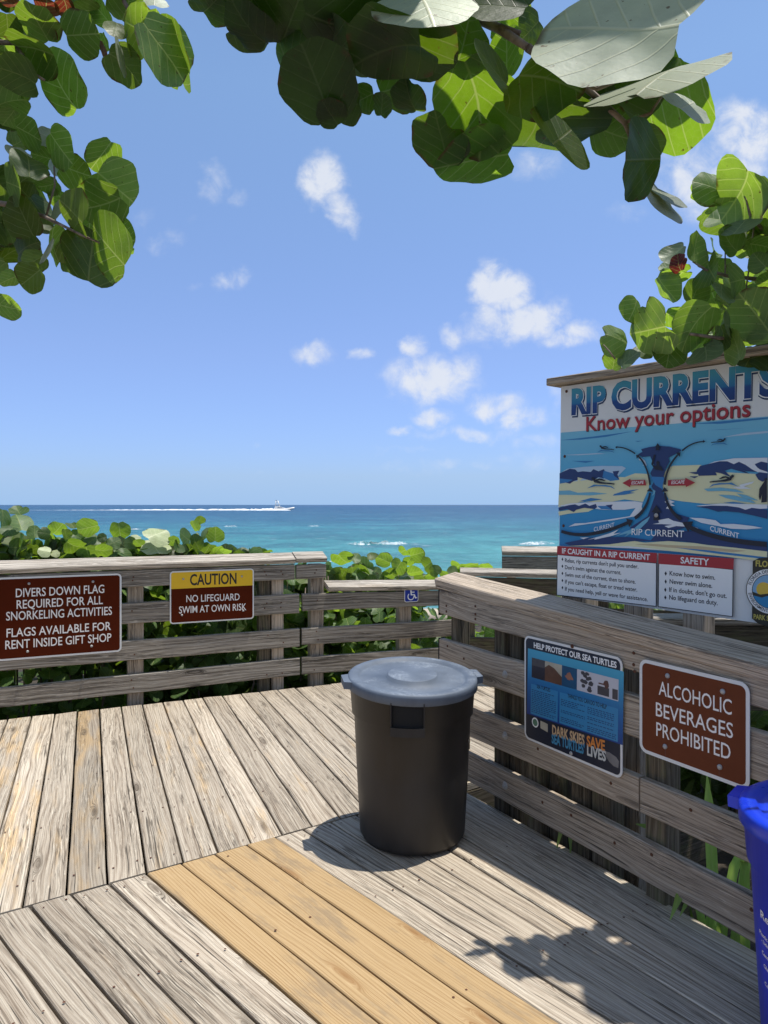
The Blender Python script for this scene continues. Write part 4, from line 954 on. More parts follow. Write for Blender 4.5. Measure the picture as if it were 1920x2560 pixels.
# printed lettering wrapped on the blue bin, facing the deck
mb=MB()
inv=ro.matrix_world.inverted()
def wrap(a_start):
    def xf(x,y,z_):
        r=rzf(y)+.0015; a=a_start+x/r; P_=Vector((RB.x+r*math.cos(a),RB.y+r*math.sin(a),y)); return inv@P_
    return xf
st=math.atan2(-RB.y,-RB.x)-R(68)
xf=wrap(st)
for s,x,y,l,h in (('Recycling',.034,.385,.15,.021),('bottles',.085,.358,.05,.010),('Plastic Bottles',.020,.335,.10,.0105),('- Lids off, 2',.03,.318,.07,.0095),('Cans, Food',.030,.285,.075,.0105),('Glass Bottles',.036,.252,.09,.0105),('- Lids',.07,.235,.035,.0095),('Cartons, Milk',.036,.205,.09,.0105),('- Lids',.075,.188,.035,.0095),('Other',.058,.160,.04,.0105)):
    mb=MB(); text(mb,s,x,x+l,y,h,0.,0,None,.01,0.,xf); mb.build('lettering',LETTER,ro)

# ------------------------------------------------------------------ leaves
NR=30
def leaf_template():
    th=np.linspace(0,2*np.pi,NR,endpoint=False)
    r=1-.22*np.exp(-((th-np.pi)/.30)**2)
    ox=r*np.cos(th); oy=r*np.sin(th)*1.02
    rings=[.36,.70,1.0]; v=[(0,0)]
    for k in rings: v+=list(zip(ox*k,oy*k))
    f=[]
    for i in range(NR): j=(i+1)%NR; f.append((0,1+i,1+j))
    q=[]
    for k in range(len(rings)-1):
        a,b=1+k*NR,1+(k+1)*NR
        for i in range(NR): j=(i+1)%NR; q.append((a+i,b+i,b+j,a+j))
    return np.array(v),f,q
LV,LTRI,LQUAD=leaf_template()
class Leaves:
    def __init__(s): s.V=[]; s.T=[]; s.n=0
    def add(s,c,X,Z,size,tone=None,fold=None,cup=None,aspect=1.,rag=.04,curl=0.,wave=1.):
        X=np.array(X,float); Z=np.array(Z,float); X/=np.linalg.norm(X); Z-=X*(Z@X); Z/=np.linalg.norm(Z); Y=np.cross(Z,X)
        x,y=LV[:,0].copy(),LV[:,1].copy()*aspect
        fold=rng.uniform(-.02,.36) if fold is None else fold; cup=rng.uniform(-.34,.14) if cup is None else cup
        ph=rng.uniform(0,6.28,3); th=np.arctan2(y,x); rr_=np.hypot(x,y)
        m=1+rag*np.sin(3*th+ph[0])*rr_+rag*.7*np.sin(7*th+ph[1])*rr_**2
        x*=m;y*=m
        if rng.random()<.22:  # a bite out of the edge
            bt=rng.uniform(-2.2,2.2); m2=1-rng.uniform(.15,.45)*np.exp(-((th-bt)/rng.uniform(.12,.3))**2)*(rr_>.8); x*=m2; y*=m2
        z=fold*np.abs(y)+cup*rr_**2+wave*(rng.uniform(.03,.13)*rr_**2*np.sin(2*th+ph[2])+rng.uniform(.01,.06)*rr_**2*np.sin(5*th+ph[0])+rng.uniform(-.12,.12)*x*np.abs(x))
        if curl: z=z+curl*x*np.abs(x)
        P=np.array(c)[None]+size*(x[:,None]*X+y[:,None]*Y+z[:,None]*Z)
        s.V.append(P); s.T.append(tone or (rng.random(),0.,rng.random())); s.n+=1
    def build(s,name,mat,parent):
        n=s.n; nv=len(LV); V=np.concatenate(s.V)
        me=bpy.data.meshes.new(name)
        F=[]
        for k in range(n):
            o=k*nv; F+= [tuple(i+o for i in t_) for t_ in LTRI]+[tuple(i+o for i in t_) for t_ in LQUAD]
        me.from_pydata(V.tolist(),[],F); me.materials.append(mat)
        me.polygons.foreach_set('use_smooth',[True]*len(F))
        ul=me.uv_layers.new(name='UVMap'); li=np.zeros(len(me.loops),dtype=np.int32); me.loops.foreach_get('vertex_index',li)
        uv=np.stack([LV[:,0]*.5+.5,LV[:,1]*.5],1)[li%nv]; ul.data.foreach_set('uv',uv.ravel())
        ca=me.color_attributes.new('tone','FLOAT_COLOR','POINT'); tn_=np.repeat(np.array([(*q,1.) for q in s.T]),nv,axis=0); ca.data.foreach_set('color',tn_.ravel())
        me.update(); o=bpy.data.objects.new(name,me); COL.objects.link(o)
        if parent is not None: o.parent=parent; o.matrix_parent_inverse=parent.matrix_world.inverted()
        return o
def seen_leaf(LS,px,py,a,b,ang,Y,face='d',mid=None,tone=None,under=None,**k):
    """a leaf of its own size at depth Y, tilted so that it shows radii a, b; face d/u = its near side looks down/up"""
    c=np.array(at(px,py,Y)); v=c-np.array(CAMP); v/=np.linalg.norm(v)
    r=np.cross(v,(0,0,1)); r/=np.linalg.norm(r); u=np.cross(r,v)
    ca,sa=math.cos(R(ang)),math.sin(R(ang)); A_=r*ca-u*sa; B_=r*sa+u*ca
    tl_=math.acos(max(.08,min(1.,b/a))); n1=-v*math.cos(tl_)+B_*math.sin(tl_); n2=-v*math.cos(tl_)-B_*math.sin(tl_)
    N=n1 if (n1[2]<n2[2])==(face=='d') else n2
    size=a/FPX*Y
    C_=np.cross(N,A_); ph=R(mid if mid is not None else rng.uniform(0,360))
    X=A_*math.cos(ph)+C_*math.sin(ph)
    under=(rng.random()<.5) if under is None else under
    if b/a<.4: k={'cup':rng.uniform(-.05,.05),'fold':rng.uniform(0,.08),'wave':.35,**k}
    LS.add(c,X,-N if under else N,size,tone,**k)
    return c
G=lambda g=0.,b=None:(rng.random(),g,rng.random() if b is None else b)
def branch(mb,pts,r0,r1): n=len(pts); mb.tube(pts,[r0+(r1-r0)*i/(n-1) for i in range(n)],8)

# --- tree on the left: two sprays hanging into view
z6=lambda x,y:(x/2.698,y/2.698)
tl=empty('sea_grape_tree','sea grape tree hanging two leafy sprays in from the upper left','tree',Matrix.Translation((-3.1,2.3,-.75)))
LS=Leaves(); LP=Leaves(); LRd=Leaves()
for (x,y,a,b,an,Y,f,br) in [(773,1258,182,150,-45,2.45,'d',.9),(690,1037,130,105,-40,2.5,'d',.85),(680,1385,172,146,20,2.4,'d',.5),(735,1670,232,128,80,2.3,'d',.5),(612,1735,215,178,60,2.42,'u',.1),(493,1435,162,74,85,2.3,'d',.3),(500,1150,130,96,70,2.48,'d',.5),(402,992,145,84,80,2.4,'d',.7),(190,898,122,76,60,2.4,'d',.5),(85,1245,140,46,80,2.3,'d',.5),(165,1470,150,112,70,2.35,'d',.1),(215,1865,112,88,70,2.35,'d',.3),(240,1755,85,72,20,2.45,'u',.4),(358,1660,140,70,80,2.5,'d',.8),(60,1885,68,54,-20,2.4,'u',.8),(48,2070,100,70,40,2.3,'d',.9),(868,1678,38,22,20,2.55,'d',1.),(405,570,205,132,75,2.5,'d',.75),(122,500,150,120,20,2.4,'d',.35),(85,680,115,95,20,2.5,'d',.8),(60,790,85,60,0,2.5,'d',.7),(250,330,180,92,35,2.4,'d',.3),(262,165,150,100,20,2.45,'d',.5),(50,170,95,80,0,2.4,'d',.1),(540,235,150,125,60,2.4,'d',.35),(925,190,175,110,-75,2.42,'d',.8),(1185,375,230,120,70,2.5,'d',.5),(842,440,140,118,50,2.45,'d',.15),(775,195,80,48,10,2.35,'u',.3),(690,95,90,60,60,2.5,'d',.9),(850,70,130,100,0,2.45,'d',.4),(110,600,95,80,0,2.55,'d',.6),(60,440,120,90,0,2.5,'d',.4),(30,330,100,80,0,2.6,'d',.8),(600,70,100,70,0,2.5,'d',.6),(330,1250,80,60,0,2.5,'d',.5),(420,1350,90,60,30,2.55,'d',.7),(600,1550,110,85,0,2.5,'d',.6),(815,1590,130,60,80,2.5,'d',.6),(300,1060,90,70,0,2.5,'d',.5),(130,960,80,60,0,2.5,'u',.5),(470,1740,120,70,60,2.5,'d',.1),(710,280,60,40,80,2.5,'d',.8)]:
    seen_leaf(LS,*z6(x,y),a/2.698,b/2.698,an,Y,f,tone=G(.0 if rng.random()<.8 else .3,br))  # br tones lit leaves lighter and shadowed leaves darker
for (x,y,a,b,an,Y,f,br) in [(1100,335,228,165,50,2.4,'u',.75),(195,1110,130,85,25,2.3,'u',.25)]: seen_leaf(LS,*z6(x,y),a/2.698,b/2.698,an,Y,f,tone=G(0,br),under=False,fold=.08)
for (x,y,a,b,an,Y,f,br) in [(1040,5,95,35,0,2.45,'u',.8),(330,925,80,70,20,2.5,'u',.6),(120,1050,85,42,20,2.4,'u',.9),(390,1390,85,38,-60,2.4,'u',.6),(315,1690,100,16,-65,2.3,'u',.4),(815,380,120,20,75,2.35,'u',.2),(350,1130,60,30,70,2.5,'u',.9),(580,1445,40,22,60,2.45,'u',.7)]: seen_leaf(LP,*z6(x,y),a/2.698,b/2.698,an,Y,f,tone=G(0,br*.6))
for (x,y,a,b,an) in [(310,45,85,60,20),(450,60,75,60,50),(355,200,60,25,70),(505,120,60,40,60),(700,340,60,18,70),(60,20,70,40,0)]: seen_leaf(LRd,*z6(x,y),a/2.698,b/2.698,an,2.48,'d',tone=G(.5,.5))
# fill behind and beyond the frame
for k in range(120):
    x=rng.uniform(-900,330); y=rng.uniform(1180,1800) if rng.random()<.6 else rng.uniform(-300,820)
    if x>230 and y>1000: x=rng.uniform(-400,300)
    if y<820 and x>120: x-=400
    if 820<y<1180 and x>60: x-=300
    seen_leaf(LS,*z6(x,y),rng.uniform(90,160)/2.698,rng.uniform(60,90)/2.698,rng.uniform(0,180),rng.uniform(2.5,3.0),'d' if rng.random()<.6 else 'u',tone=G(0,rng.uniform(0,.5)))
for k in range(75):
    x=rng.uniform(-300,1000); y=rng.uniform(-700,-90); seen_leaf(LS,*z6(x,y),rng.uniform(100,160)/2.698,rng.uniform(60,95)/2.698,rng.uniform(0,180),rng.uniform(2.35,3.0),'d',tone=G(0,.4))
ends=[np.array(at(*z6(-1200,1300),2.66)),np.array(at(*z6(-900,300),2.62)),np.array(at(*z6(-900,-400),2.62))]
n_=0
while n_<330:                                                       # the crown beyond the left edge of the frame
    b_=ends[int(rng.integers(3))]; p=np.array((-2.6,2.5,b_[2]*.75+.5))*(1-(q_:=rng.random()))+(b_+np.array((.55,0,0)))*q_+rng.normal(size=3)*np.array((.28,.3,.22))
    if 960+FPX*(p[0]+.12)/p[1]>-25 or p[2]<1.75: continue
    n_+=1; LS.add(p,(rng.normal(),rng.normal(),rng.normal()*.5),(rng.normal()*.6,rng.normal()*.6-.2,1.),rng.uniform(.07,.10),G(0,rng.random()))
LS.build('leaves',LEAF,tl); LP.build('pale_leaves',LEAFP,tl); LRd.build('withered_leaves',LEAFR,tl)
mb=MB()
br=lambda l,Y: [at(*z6(x,y),Y+dy) for x,y,dy in l]
branch(mb,br([(-1200,1300,.3),(-300,1330,.1),(60,1380,.05),(310,1465,0),(430,1525,0)],2.36),.014,.004)
branch(mb,br([(310,1465,0),(560,1590,0),(680,1640,0)],2.33),.005,.003); branch(mb,br([(310,1465,.02),(370,1250,.02),(365,1120,.03)],2.4),.004,.003)
branch(mb,br([(-900,300,.2),(-100,280,.05),(100,290,0),(230,500,0),(300,540,0)],2.42),.012,.004)
branch(mb,br([(-900,-400,.2),(300,-250,.05),(800,-60,0),(960,240,0),(1120,350,0)],2.42),.012,.004)
branch(mb,[(-3.1,2.3,-.75),(-3.0,2.35,.6),(-2.75,2.4,1.5),(-2.6,2.5,2.3)],.10,.05)
for l in ([(-2.85,2.4,1.2),(-2.2,2.5,1.35),at(*z6(-1200,1300),2.66)],[(-2.7,2.42,1.9),at(*z6(-900,300),2.62)],[(-2.6,2.5,2.3),at(*z6(-900,-400),2.62)]): branch(mb,l,.03,.014)
P0(mb.build('branches',W_BARK,tl))

# --- tree overhead: a dark spray of big leaves close to the viewer
tc=empty('sea_grape_tree','dark overhanging sea grape spray of large leaves along the top','tree',Matrix.Translation((2.6,-.6,-.75)))
LS=Leaves(); LP=Leaves()
z2=lambda x,y:(960+x/1.728,y/1.728); z7=lambda x,y:(500+x/2.44,y/2.44)
def put(LS,z,sc,lst,Y0,under=None):
    for (x,y,a,b,an,dY,f,brt) in lst: seen_leaf(LS,*z(x,y),a/sc,b/sc,an,Y0+dY,f,tone=G(0,brt),under=under)
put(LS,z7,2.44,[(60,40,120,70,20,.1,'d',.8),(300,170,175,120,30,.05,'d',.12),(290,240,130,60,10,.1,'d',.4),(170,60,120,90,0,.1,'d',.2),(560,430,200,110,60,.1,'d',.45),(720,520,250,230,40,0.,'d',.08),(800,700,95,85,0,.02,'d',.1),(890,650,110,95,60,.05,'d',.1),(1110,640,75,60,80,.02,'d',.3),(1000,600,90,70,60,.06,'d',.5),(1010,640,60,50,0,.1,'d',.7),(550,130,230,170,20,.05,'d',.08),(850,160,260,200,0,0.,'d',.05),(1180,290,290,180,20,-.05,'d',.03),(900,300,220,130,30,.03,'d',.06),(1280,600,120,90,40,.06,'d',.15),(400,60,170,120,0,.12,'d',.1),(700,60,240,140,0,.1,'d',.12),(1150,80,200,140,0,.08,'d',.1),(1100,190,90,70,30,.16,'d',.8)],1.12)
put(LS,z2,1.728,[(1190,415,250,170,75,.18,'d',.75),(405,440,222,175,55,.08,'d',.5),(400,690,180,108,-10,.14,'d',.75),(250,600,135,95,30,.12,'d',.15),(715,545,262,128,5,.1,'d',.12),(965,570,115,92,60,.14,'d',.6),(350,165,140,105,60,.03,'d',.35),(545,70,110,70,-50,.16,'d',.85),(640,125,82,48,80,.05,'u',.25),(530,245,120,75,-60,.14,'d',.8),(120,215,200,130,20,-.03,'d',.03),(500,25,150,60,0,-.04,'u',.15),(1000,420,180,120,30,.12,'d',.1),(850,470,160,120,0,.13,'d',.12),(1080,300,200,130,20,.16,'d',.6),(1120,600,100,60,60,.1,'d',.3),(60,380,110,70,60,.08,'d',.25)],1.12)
put(LS,z2,1.728,[(690,335,200,130,-30,0.,'u',.35),(760,598,172,52,48,0.,'u',.2),(1117,690,165,70,93,.02,'u',.05),(465,290,130,36,55,0.,'u',.2)],1.08,False)
put(LP,z2,1.728,[(1180,335,300,44,-8,0.,'u',.35),(1308,457,118,30,38,.02,'u',.4),(1205,870,118,28,52,.04,'u',.15),(1225,850,90,16,35,.04,'u',.1),(180,20,230,58,0,-.08,'u',.7)],1.1,True)
seen_leaf(LP,*z2(1010,125),362/1.728,196/1.728,-4,1.0,'u',mid=150,tone=(.3,0,.55),under=True,fold=.10,cup=-.1)
# upper layers that keep the spray in shade
for k in range(260):
    c=(rng.uniform(-.62,.62),rng.uniform(.8,1.75),0); h=rng.uniform(.25,1.0)
    zc=2.22+max(0,(c[1]-1.0))*.62+h*.45
    q_=np.array((c[0],c[1],zc))-np.array(at(*z2(1010,125),1.0)); q_=q_-np.array(SUN)*(q_@np.array(SUN))
    if np.linalg.norm(q_)<.26: continue
    if c[0]>.0 and rng.random()<.8: continue
    LS.add((c[0],c[1],zc),(rng.normal(),rng.normal(),rng.normal()*.3),(rng.normal()*.45,rng.normal()*.45,1.),rng.uniform(.085,.125),G(0,rng.random()))
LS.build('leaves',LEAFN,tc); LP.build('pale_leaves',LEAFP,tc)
mb=MB(); bz=lambda l,Y:[at(*z2(x,y),Y+d) for x,y,d in l]
branch(mb,bz([(-600,-300,.3),(100,-60,.15),(490,120,.03),(620,205,.0)],1.1),.011,.0055); branch(mb,bz([(500,115,.02),(590,145,.02)],1.1),.005,.004)
branch(mb,bz([(620,205,0),(850,360,.06),(1040,530,.08),(1065,600,.06)],1.1),.0065,.0035); branch(mb,bz([(850,360,.05),(920,385,.03),(1100,310,0)],1.1),.004,.0025); branch(mb,bz([(1040,530,.08),(1150,490,.06),(1210,400,.05)],1.1),.003,.002)
branch(mb,[(2.6,-.6,-.75),(2.4,-.3,1.2),(1.6,.4,2.3),(.6,1.0,2.75),tuple(at(*z2(-600,-300),1.4))],.11,.012)
P0(mb.build('branches',W_BARK,tc))

# --- tree on the right above the rip current board
tr_=empty('sea_grape_tree','sunlit sea grape tree leaning in over the rip current board','tree',Matrix.Translation((2.7,3.3,-.75)))
LS=Leaves(); LP=Leaves(); LRd=Leaves()
z3=lambda x,y:(1380+x/3.072,380+y/3.072)
put(LS,z3,3.072,[(1450,300,275,185,75,0,'d',.85),(1225,265,150,110,40,.1,'u',.6),(1630,480,90,60,60,0,'d',.9),(1360,690,125,88,70,.05,'u',.25),(1520,660,110,85,0,.1,'u',.3),(1590,715,100,78,-30,0,'d',.8),(1600,840,90,78,0,-.02,'u',.5),(1420,990,142,64,80,-.05,'u',.6),(1570,1250,215,205,0,-.05,'d',.8),(1092,1332,215,142,-60,-.03,'d',.7),(750,1365,225,158,70,-.02,'d',.75),(632,1205,118,80,75,.05,'u',.65),(498,1430,132,100,60,.02,'u',.6),(478,1600,88,74,70,.08,'d',.7),(900,1512,150,122,60,.05,'u',.15),(1420,1490,145,76,80,-.04,'d',.75),(872,1045,138,88,60,.04,'d',.95),(950,975,112,64,0,.02,'d',1.),(1095,750,135,68,80,0,'u',.5),(1100,1080,105,95,60,.05,'d',.4),(1218,915,150,62,-65,-.02,'u',.55),(1290,890,90,70,30,.08,'d',.6),(1200,1000,90,60,0,.12,'d',.9),(1330,1150,90,60,60,.1,'d',.5),(950,1270,110,80,0,.1,'d',.9),(1150,1500,90,60,-30,.05,'d',.95),(1590,1100,90,55,0,.0,'d',.95),(1660,1000,90,70,0,.05,'d',.8),(1320,1420,110,60,80,0.,'d',.3),(1250,1200,80,60,0,.15,'d',.6),(1470,760,80,60,0,.15,'d',.8),(1530,560,100,70,30,.1,'u',.3),(1640,1560,130,110,0,.1,'u',.05),(1530,1560,110,90,0,.15,'u',.1),(1000,900,60,45,0,.05,'d',.9),(1170,830,70,40,60,.05,'u',.4),(1600,600,80,60,60,.08,'d',.5),(700,1530,80,50,20,.1,'u',.2)],2.5)
put(LP,z3,3.072,[(1450,565,150,55,-15,0,'u',.35),(935,785,105,66,-15,.03,'u',.3),(880,885,62,42,0,.05,'u',.6),(1185,1575,140,72,-25,-.02,'u',.35),(1300,1085,115,48,50,-.05,'u',.4),(590,1590,95,60,-30,.03,'u',.35),(1350,1330,110,22,80,-.05,'u',.3),(1245,1470,80,60,0,.03,'u',.3)],2.5)
seen_leaf(LRd,*z3(970,850),75/3.072,52/3.072,-50,2.46,'u',tone=G(0,.6),curl=.4)
for k in range(620):                                              # the crown goes on out of frame
    c=np.array((rng.uniform(1.25,3.3),rng.uniform(2.2,4.9),0.))
    lim=1.62+max(0,(c[1]-2.6))*.1
    c[2]=rng.uniform(1.75,3.4)
    # keep clear of the open sky left of the crown
    ppx=960+FPX*c[0]/c[1]; ppy=HORIZ-FPX*(c[2]-HC)/c[1]
    if ppx<1760 and ppy<1100: continue
    beyond=c[1]>3.5-(c[0]-.8)*1.15+.25  # leaves hidden behind the board, added to shade the ground there
    if ppx<1990 and ppy>880 and not (beyond and ppx>1440 and 1000<ppy<1430): continue
    if ppx<1990 and ppy<430: continue
    LS.add(c,(rng.normal(),rng.normal(),rng.normal()),(rng.normal()*.6,rng.normal()*.6-.3,1.),rng.uniform(.07,.10),G(0,rng.random()))
for k in range(34):                                                # low spray beside the frame that dapples the landing
    c=(rng.uniform(1.32,1.9),rng.uniform(1.9,2.5),rng.uniform(1.7,2.5))
    ppx=960+FPX*(c[0]-.1)/c[1]
    if ppx<1935: continue
    LS.add(c,(rng.normal(),rng.normal(),rng.normal()),(rng.normal()*.5,rng.normal()*.5,1.),rng.uniform(.06,.09),G(0,rng.random()))
for k in range(46):                                                # these shade the far end of the cap and the landing beside the blue bin
    if k<30: g_=np.array(RO+RE*rng.uniform(-1.1,-.33)+RN*.06+Vector((0,0,1.0)))
    else: g_=np.array(ground(rng.uniform(1480,1960),rng.uniform(2415,2570)))
    h=rng.uniform(1.35,2.2) if k<30 else rng.uniform(2.0,2.7)
    c=g_+np.array(SUN)/SUN.z*h; ppx=960+FPX*(c[0]-.09)/c[1]
    if ppx<1900: continue
    LS.add(c,(rng.normal(),rng.normal(),rng.normal()*.3),(rng.normal()*.3,rng.normal()*.3,1.),rng.uniform(.06,.095),G(0,rng.random()))
LS.build('leaves',LEAF,tr_); LP.build('pale_leaves',LEAFG,tr_); LRd.build('red_leaf',LEAFR,tr_)
mb=MB(); b3=lambda l,Y:[at(*z3(x,y),Y+d) for x,y,d in l]
branch(mb,b3([(2300,1350,.4),(1700,1420,.1),(1290,1430,0),(940,1380,-.02),(850,1360,-.02)],2.5),.010,.003); branch(mb,b3([(2300,1000,.4),(1600,980,.1),(1340,950,0),(1180,905,0),(1080,840,0)],2.5),.010,.003)
branch(mb,b3([(2200,900,.4),(1640,620,.1),(1520,480,0),(1480,330,0)],2.5),.010,.003); branch(mb,b3([(395,1480,0),(440,1530,0),(485,1590,.02)],2.5),.002,.003)
branch(mb,b3([(1330,950,.05),(1330,700,.05)],2.5),.003,.002); branch(mb,b3([(1490,1050,.05),(1520,850,.05),(1560,500,.03)],2.5),.003,.003)
branch(mb,[(2.7,3.3,-.75),(2.65,3.25,.6),(2.5,3.1,1.3),(2.3,3.0,1.8),tuple(at(*z3(2300,1000),2.9))],.09,.02); branch(mb,[(2.5,3.1,1.3),tuple(at(*z3(2300,1350),2.9))],.03,.012); branch(mb,[(2.3,3.0,1.8),tuple(at(*z3(2200,900),2.9))],.03,.012)
P0(mb.build('branches',W_BARK,tr_))

# --- bushes behind the fences
def bush(label,c,rx,ry,z0,z1,n,manual=(),zm=None,sc=1.,Y=5.8,seed=1,lim=None):
    s_c=(Vector((c[0],c[1],0))-LO).dot(LE)
    o=empty('sea_grape_bush',label,'bush',Matrix.Translation((c[0],c[1],-.8)),'sea grape bushes behind the fences')
    LS=Leaves(); LP=Leaves(); mb=MB()
    for (x,y,a,b,an,f,brt,*pl) in manual:
        seen_leaf(LP if pl else LS,*zm(x,y),a/sc,b/sc,an,Y+rng.uniform(-.12,.2),f,tone=G(.0 if pl else (.25 if rng.random()<.2 else 0),brt))
    ns=max(3,n//28)
    for k in range(ns):
        a=rng.uniform(0,6.28); rr_=math.sqrt(rng.random()); bx,by=c[0]+rr_*rx*math.cos(a)*.8,c[1]+rr_*ry*math.sin(a)*.8
        tx,ty,tz=bx+rng.normal()*.12,by+rng.normal()*.12,rng.uniform(z0+(z1-z0)*.5,z1-.08)
        mb.tube([(bx,by,-.85),((bx+tx)/2+rng.normal()*.05,(by+ty)/2,(tz-.85)/2),(tx,ty,tz)],[.014,.010,.004],6)
    for k in range(n):
        a=rng.uniform(0,6.28); rr_=math.sqrt(rng.random()); p=np.array((c[0]+rr_*rx*math.cos(a),c[1]+rr_*ry*math.sin(a),0.))
        u=rng.random()**.75; p[2]=z0+(z1-z0)*u*(1-.25*rr_**2)
        if k%2==0 and lim: p[1]=min(p[1],c[1]+.15); p[2]=rng.uniform(z1-.45,z1+.05)
        if lim and not lim(p): continue
        if lim and p[2]>.62 and -(Vector(p)-LF.o).dot(LF.n)<.52: continue
        s_=rng.uniform(.062,.098)
        LS.add(p,(rng.normal(),rng.normal(),rng.normal()*.6+.2),(rng.normal()*.7,rng.normal()*.7-.55,rng.uniform(.1,1.1)),s_,G(.25 if rng.random()<.1 else 0,rng.random()))
    if lim:
        for k in range(75):
            q=LO+LE*(s_c+rng.uniform(-rx,rx))+LN*rng.uniform(.20,.46); p=(q.x,q.y,rng.uniform(-.45,.92 if s_c<1.9 else .62))
            LS.add(p,(rng.normal(),rng.normal(),rng.normal()*.6),(rng.normal()*.5+.15,rng.normal()*.5-.5,rng.uniform(.3,1.3)),rng.uniform(.055,.085),G(0,rng.uniform(.4,1.)))  # leaves near the rails toned brighter, as if catching sun
    if LS.n: LS.build('leaves',LEAF,o)
    if LP.n: LP.build('pale_leaves',LEAFC,o)
    P0(mb.build('stems',W_BARK,o)); return o
zh=lambda x,y:(x/2.676,1260+y/2.676); zb=lambda x,y:(640+x/2.074,1340+y/2.074)
def behind(F,d):                                                    # only beyond the fence plane
    return lambda p: (Vector(p)-F.o).dot(F.n)<-d
lb=behind(LF,.16)
def top(pxl,pxr,yt,Y):                                              # stay under a given skyline
    return None
def skyl(p,lim_y): return HORIZ-FPX*(p[2]+.07-HC)/p[1]>lim_y
def bc(s,d): q=LO+LE*s+LN*d; return (q.x,q.y)
mk=lambda y: (lambda p: lb(p) and skyl(p,y))
bush('sea grape bush behind the divers sign, broad green leaves above the cap rail',bc(-.15,.75),.55,.5,-.7,1.25,610,[(128,120,90,68,0,'u',.8),(20,95,80,38,80,'u',.4),(125,55,62,34,0,'u',.5),(110,255,88,66,0,'u',.45),(230,190,50,46,0,'u',.6),(140,318,66,46,30,'d',1.),(225,305,52,38,10,'d',.2),(40,230,60,50,0,'d',.3),(60,180,60,40,0,'u',.4),(20,320,60,40,0,'u',.5)],zh,2.676,5.75,lim=mk(1338))
bush('sea grape bush with round leaves standing up between the divers and caution signs',bc(.6,.75),.5,.5,-.7,1.2,590,[(385,172,60,48,0,'d',.9),(592,158,76,62,0,'d',.8),(510,212,46,40,30,'u',.6),(488,150,48,24,0,'u',.5),(685,226,34,32,0,'u',.1),(500,280,72,45,-10,'d',.6),(600,322,70,40,0,'d',.7),(690,312,62,46,0,'d',.8),(350,240,56,34,30,'d',.8),(300,315,44,36,0,'u',.9,1),(410,255,32,22,-30,'u',.8,1),(300,195,45,40,60,'u',.2),(620,240,55,42,0,'u',.5),(440,200,40,30,60,'d',.4),(370,330,30,25,0,'u',.6,1)],zh,2.676,5.8,lim=mk(1350))
bush('sea grape bush with two cream coloured leaves above the caution sign',bc(1.1,.7),.42,.48,-.7,1.2,570,[(800,180,68,62,30,'d',.7),(810,268,55,36,80,'u',.05),(905,322,78,40,0,'u',.55),(1050,202,92,54,20,'u',.8,1),(1040,292,98,52,0,'u',.75,1),(1160,246,42,34,0,'d',.8),(760,260,50,44,0,'u',.5),(870,260,42,50,0,'d',.3),(930,265,40,26,0,'d',.6),(760,330,40,30,0,'u',.5),(960,330,50,24,0,'d',.8),(1080,330,45,24,0,'d',.4),(910,230,40,20,20,'u',.6,1)],zh,2.676,5.9,lim=mk(1356))
bush('pointed top sea grape shoot right of the caution sign',bc(1.55,.62),.36,.45,-.7,1.15,520,[(1240,222,66,32,80,'u',.45),(1300,150,44,28,60,'d',.8),(1335,110,40,28,-20,'d',.4),(1440,205,60,56,0,'d',.6),(1310,262,62,44,70,'d',.2),(1390,300,62,42,10,'d',.3),(1370,190,55,24,-50,'u',.5),(1260,310,50,34,0,'d',.3),(1190,290,50,30,60,'u',.4),(1460,300,40,26,0,'d',.9),(1510,315,40,18,10,'d',1.),(1330,230,40,14,70,'u',.6,1),(1200,330,40,20,0,'d',.8)],zh,2.676,6.0,lim=mk(1362))
bush('sea grape bush seen between the rails left of the wheelchair sign',bc(2.15,.75),.42,.5,-.7,.95,510,lim=mk(1462))
bush('bright sea grape bush standing above the low rail left of the wheelchair sign',bc(2.55,.9),.5,.5,-.7,1.0,610,[(450,122,62,38,0,'d',.8),(560,150,48,46,0,'u',.6),(665,125,46,40,0,'d',.8),(830,95,48,38,30,'d',.9),(790,132,32,24,0,'d',1.),(820,190,46,26,0,'d',.9),(735,160,48,40,60,'d',.7),(500,190,40,34,0,'u',.5),(610,195,42,36,0,'u',.5),(430,205,46,24,0,'d',.6),(890,150,46,30,70,'d',.5),(765,78,34,20,40,'d',.9),(695,195,40,26,0,'d',.6),(570,210,34,20,0,'u',.6),(930,180,32,36,0,'u',.4),(910,205,36,20,0,'d',.7),(510,115,36,26,0,'u',.6),(605,110,30,22,0,'u',.4),(780,210,40,18,0,'u',.5)],zb,2.074,7.1,lim=mk(1405))
bush('small sea grape clump showing over the low rail at the corner',bc(3.35,1.2),.42,.42,-.7,.9,520,[(1105,152,52,26,0,'d',.8),(1186,162,40,20,-5,'d',1.),(1045,160,42,26,40,'d',.9),(1060,185,40,16,0,'d',.6),(1020,180,28,26,0,'u',.5),(1140,175,36,14,0,'d',.4),(980,195,30,18,0,'d',.6)],zb,2.074,7.6,lim=mk(1425))
bush('sea grape bush at the far left behind the lowest rails',bc(-1.0,.8),.6,.5,-.7,1.25,510,lim=mk(1338))
bush('sunlit sea grape leaves beyond the ramp under the rip current board',(2.0,6.9),1.0,.5,-.7,.82,300)
bush('dark sea grape thicket added behind the right fence to darken the gaps',(2.6,4.9),.6,.4,-.8,.65,330)  # added so the gaps behind the right fence turn black

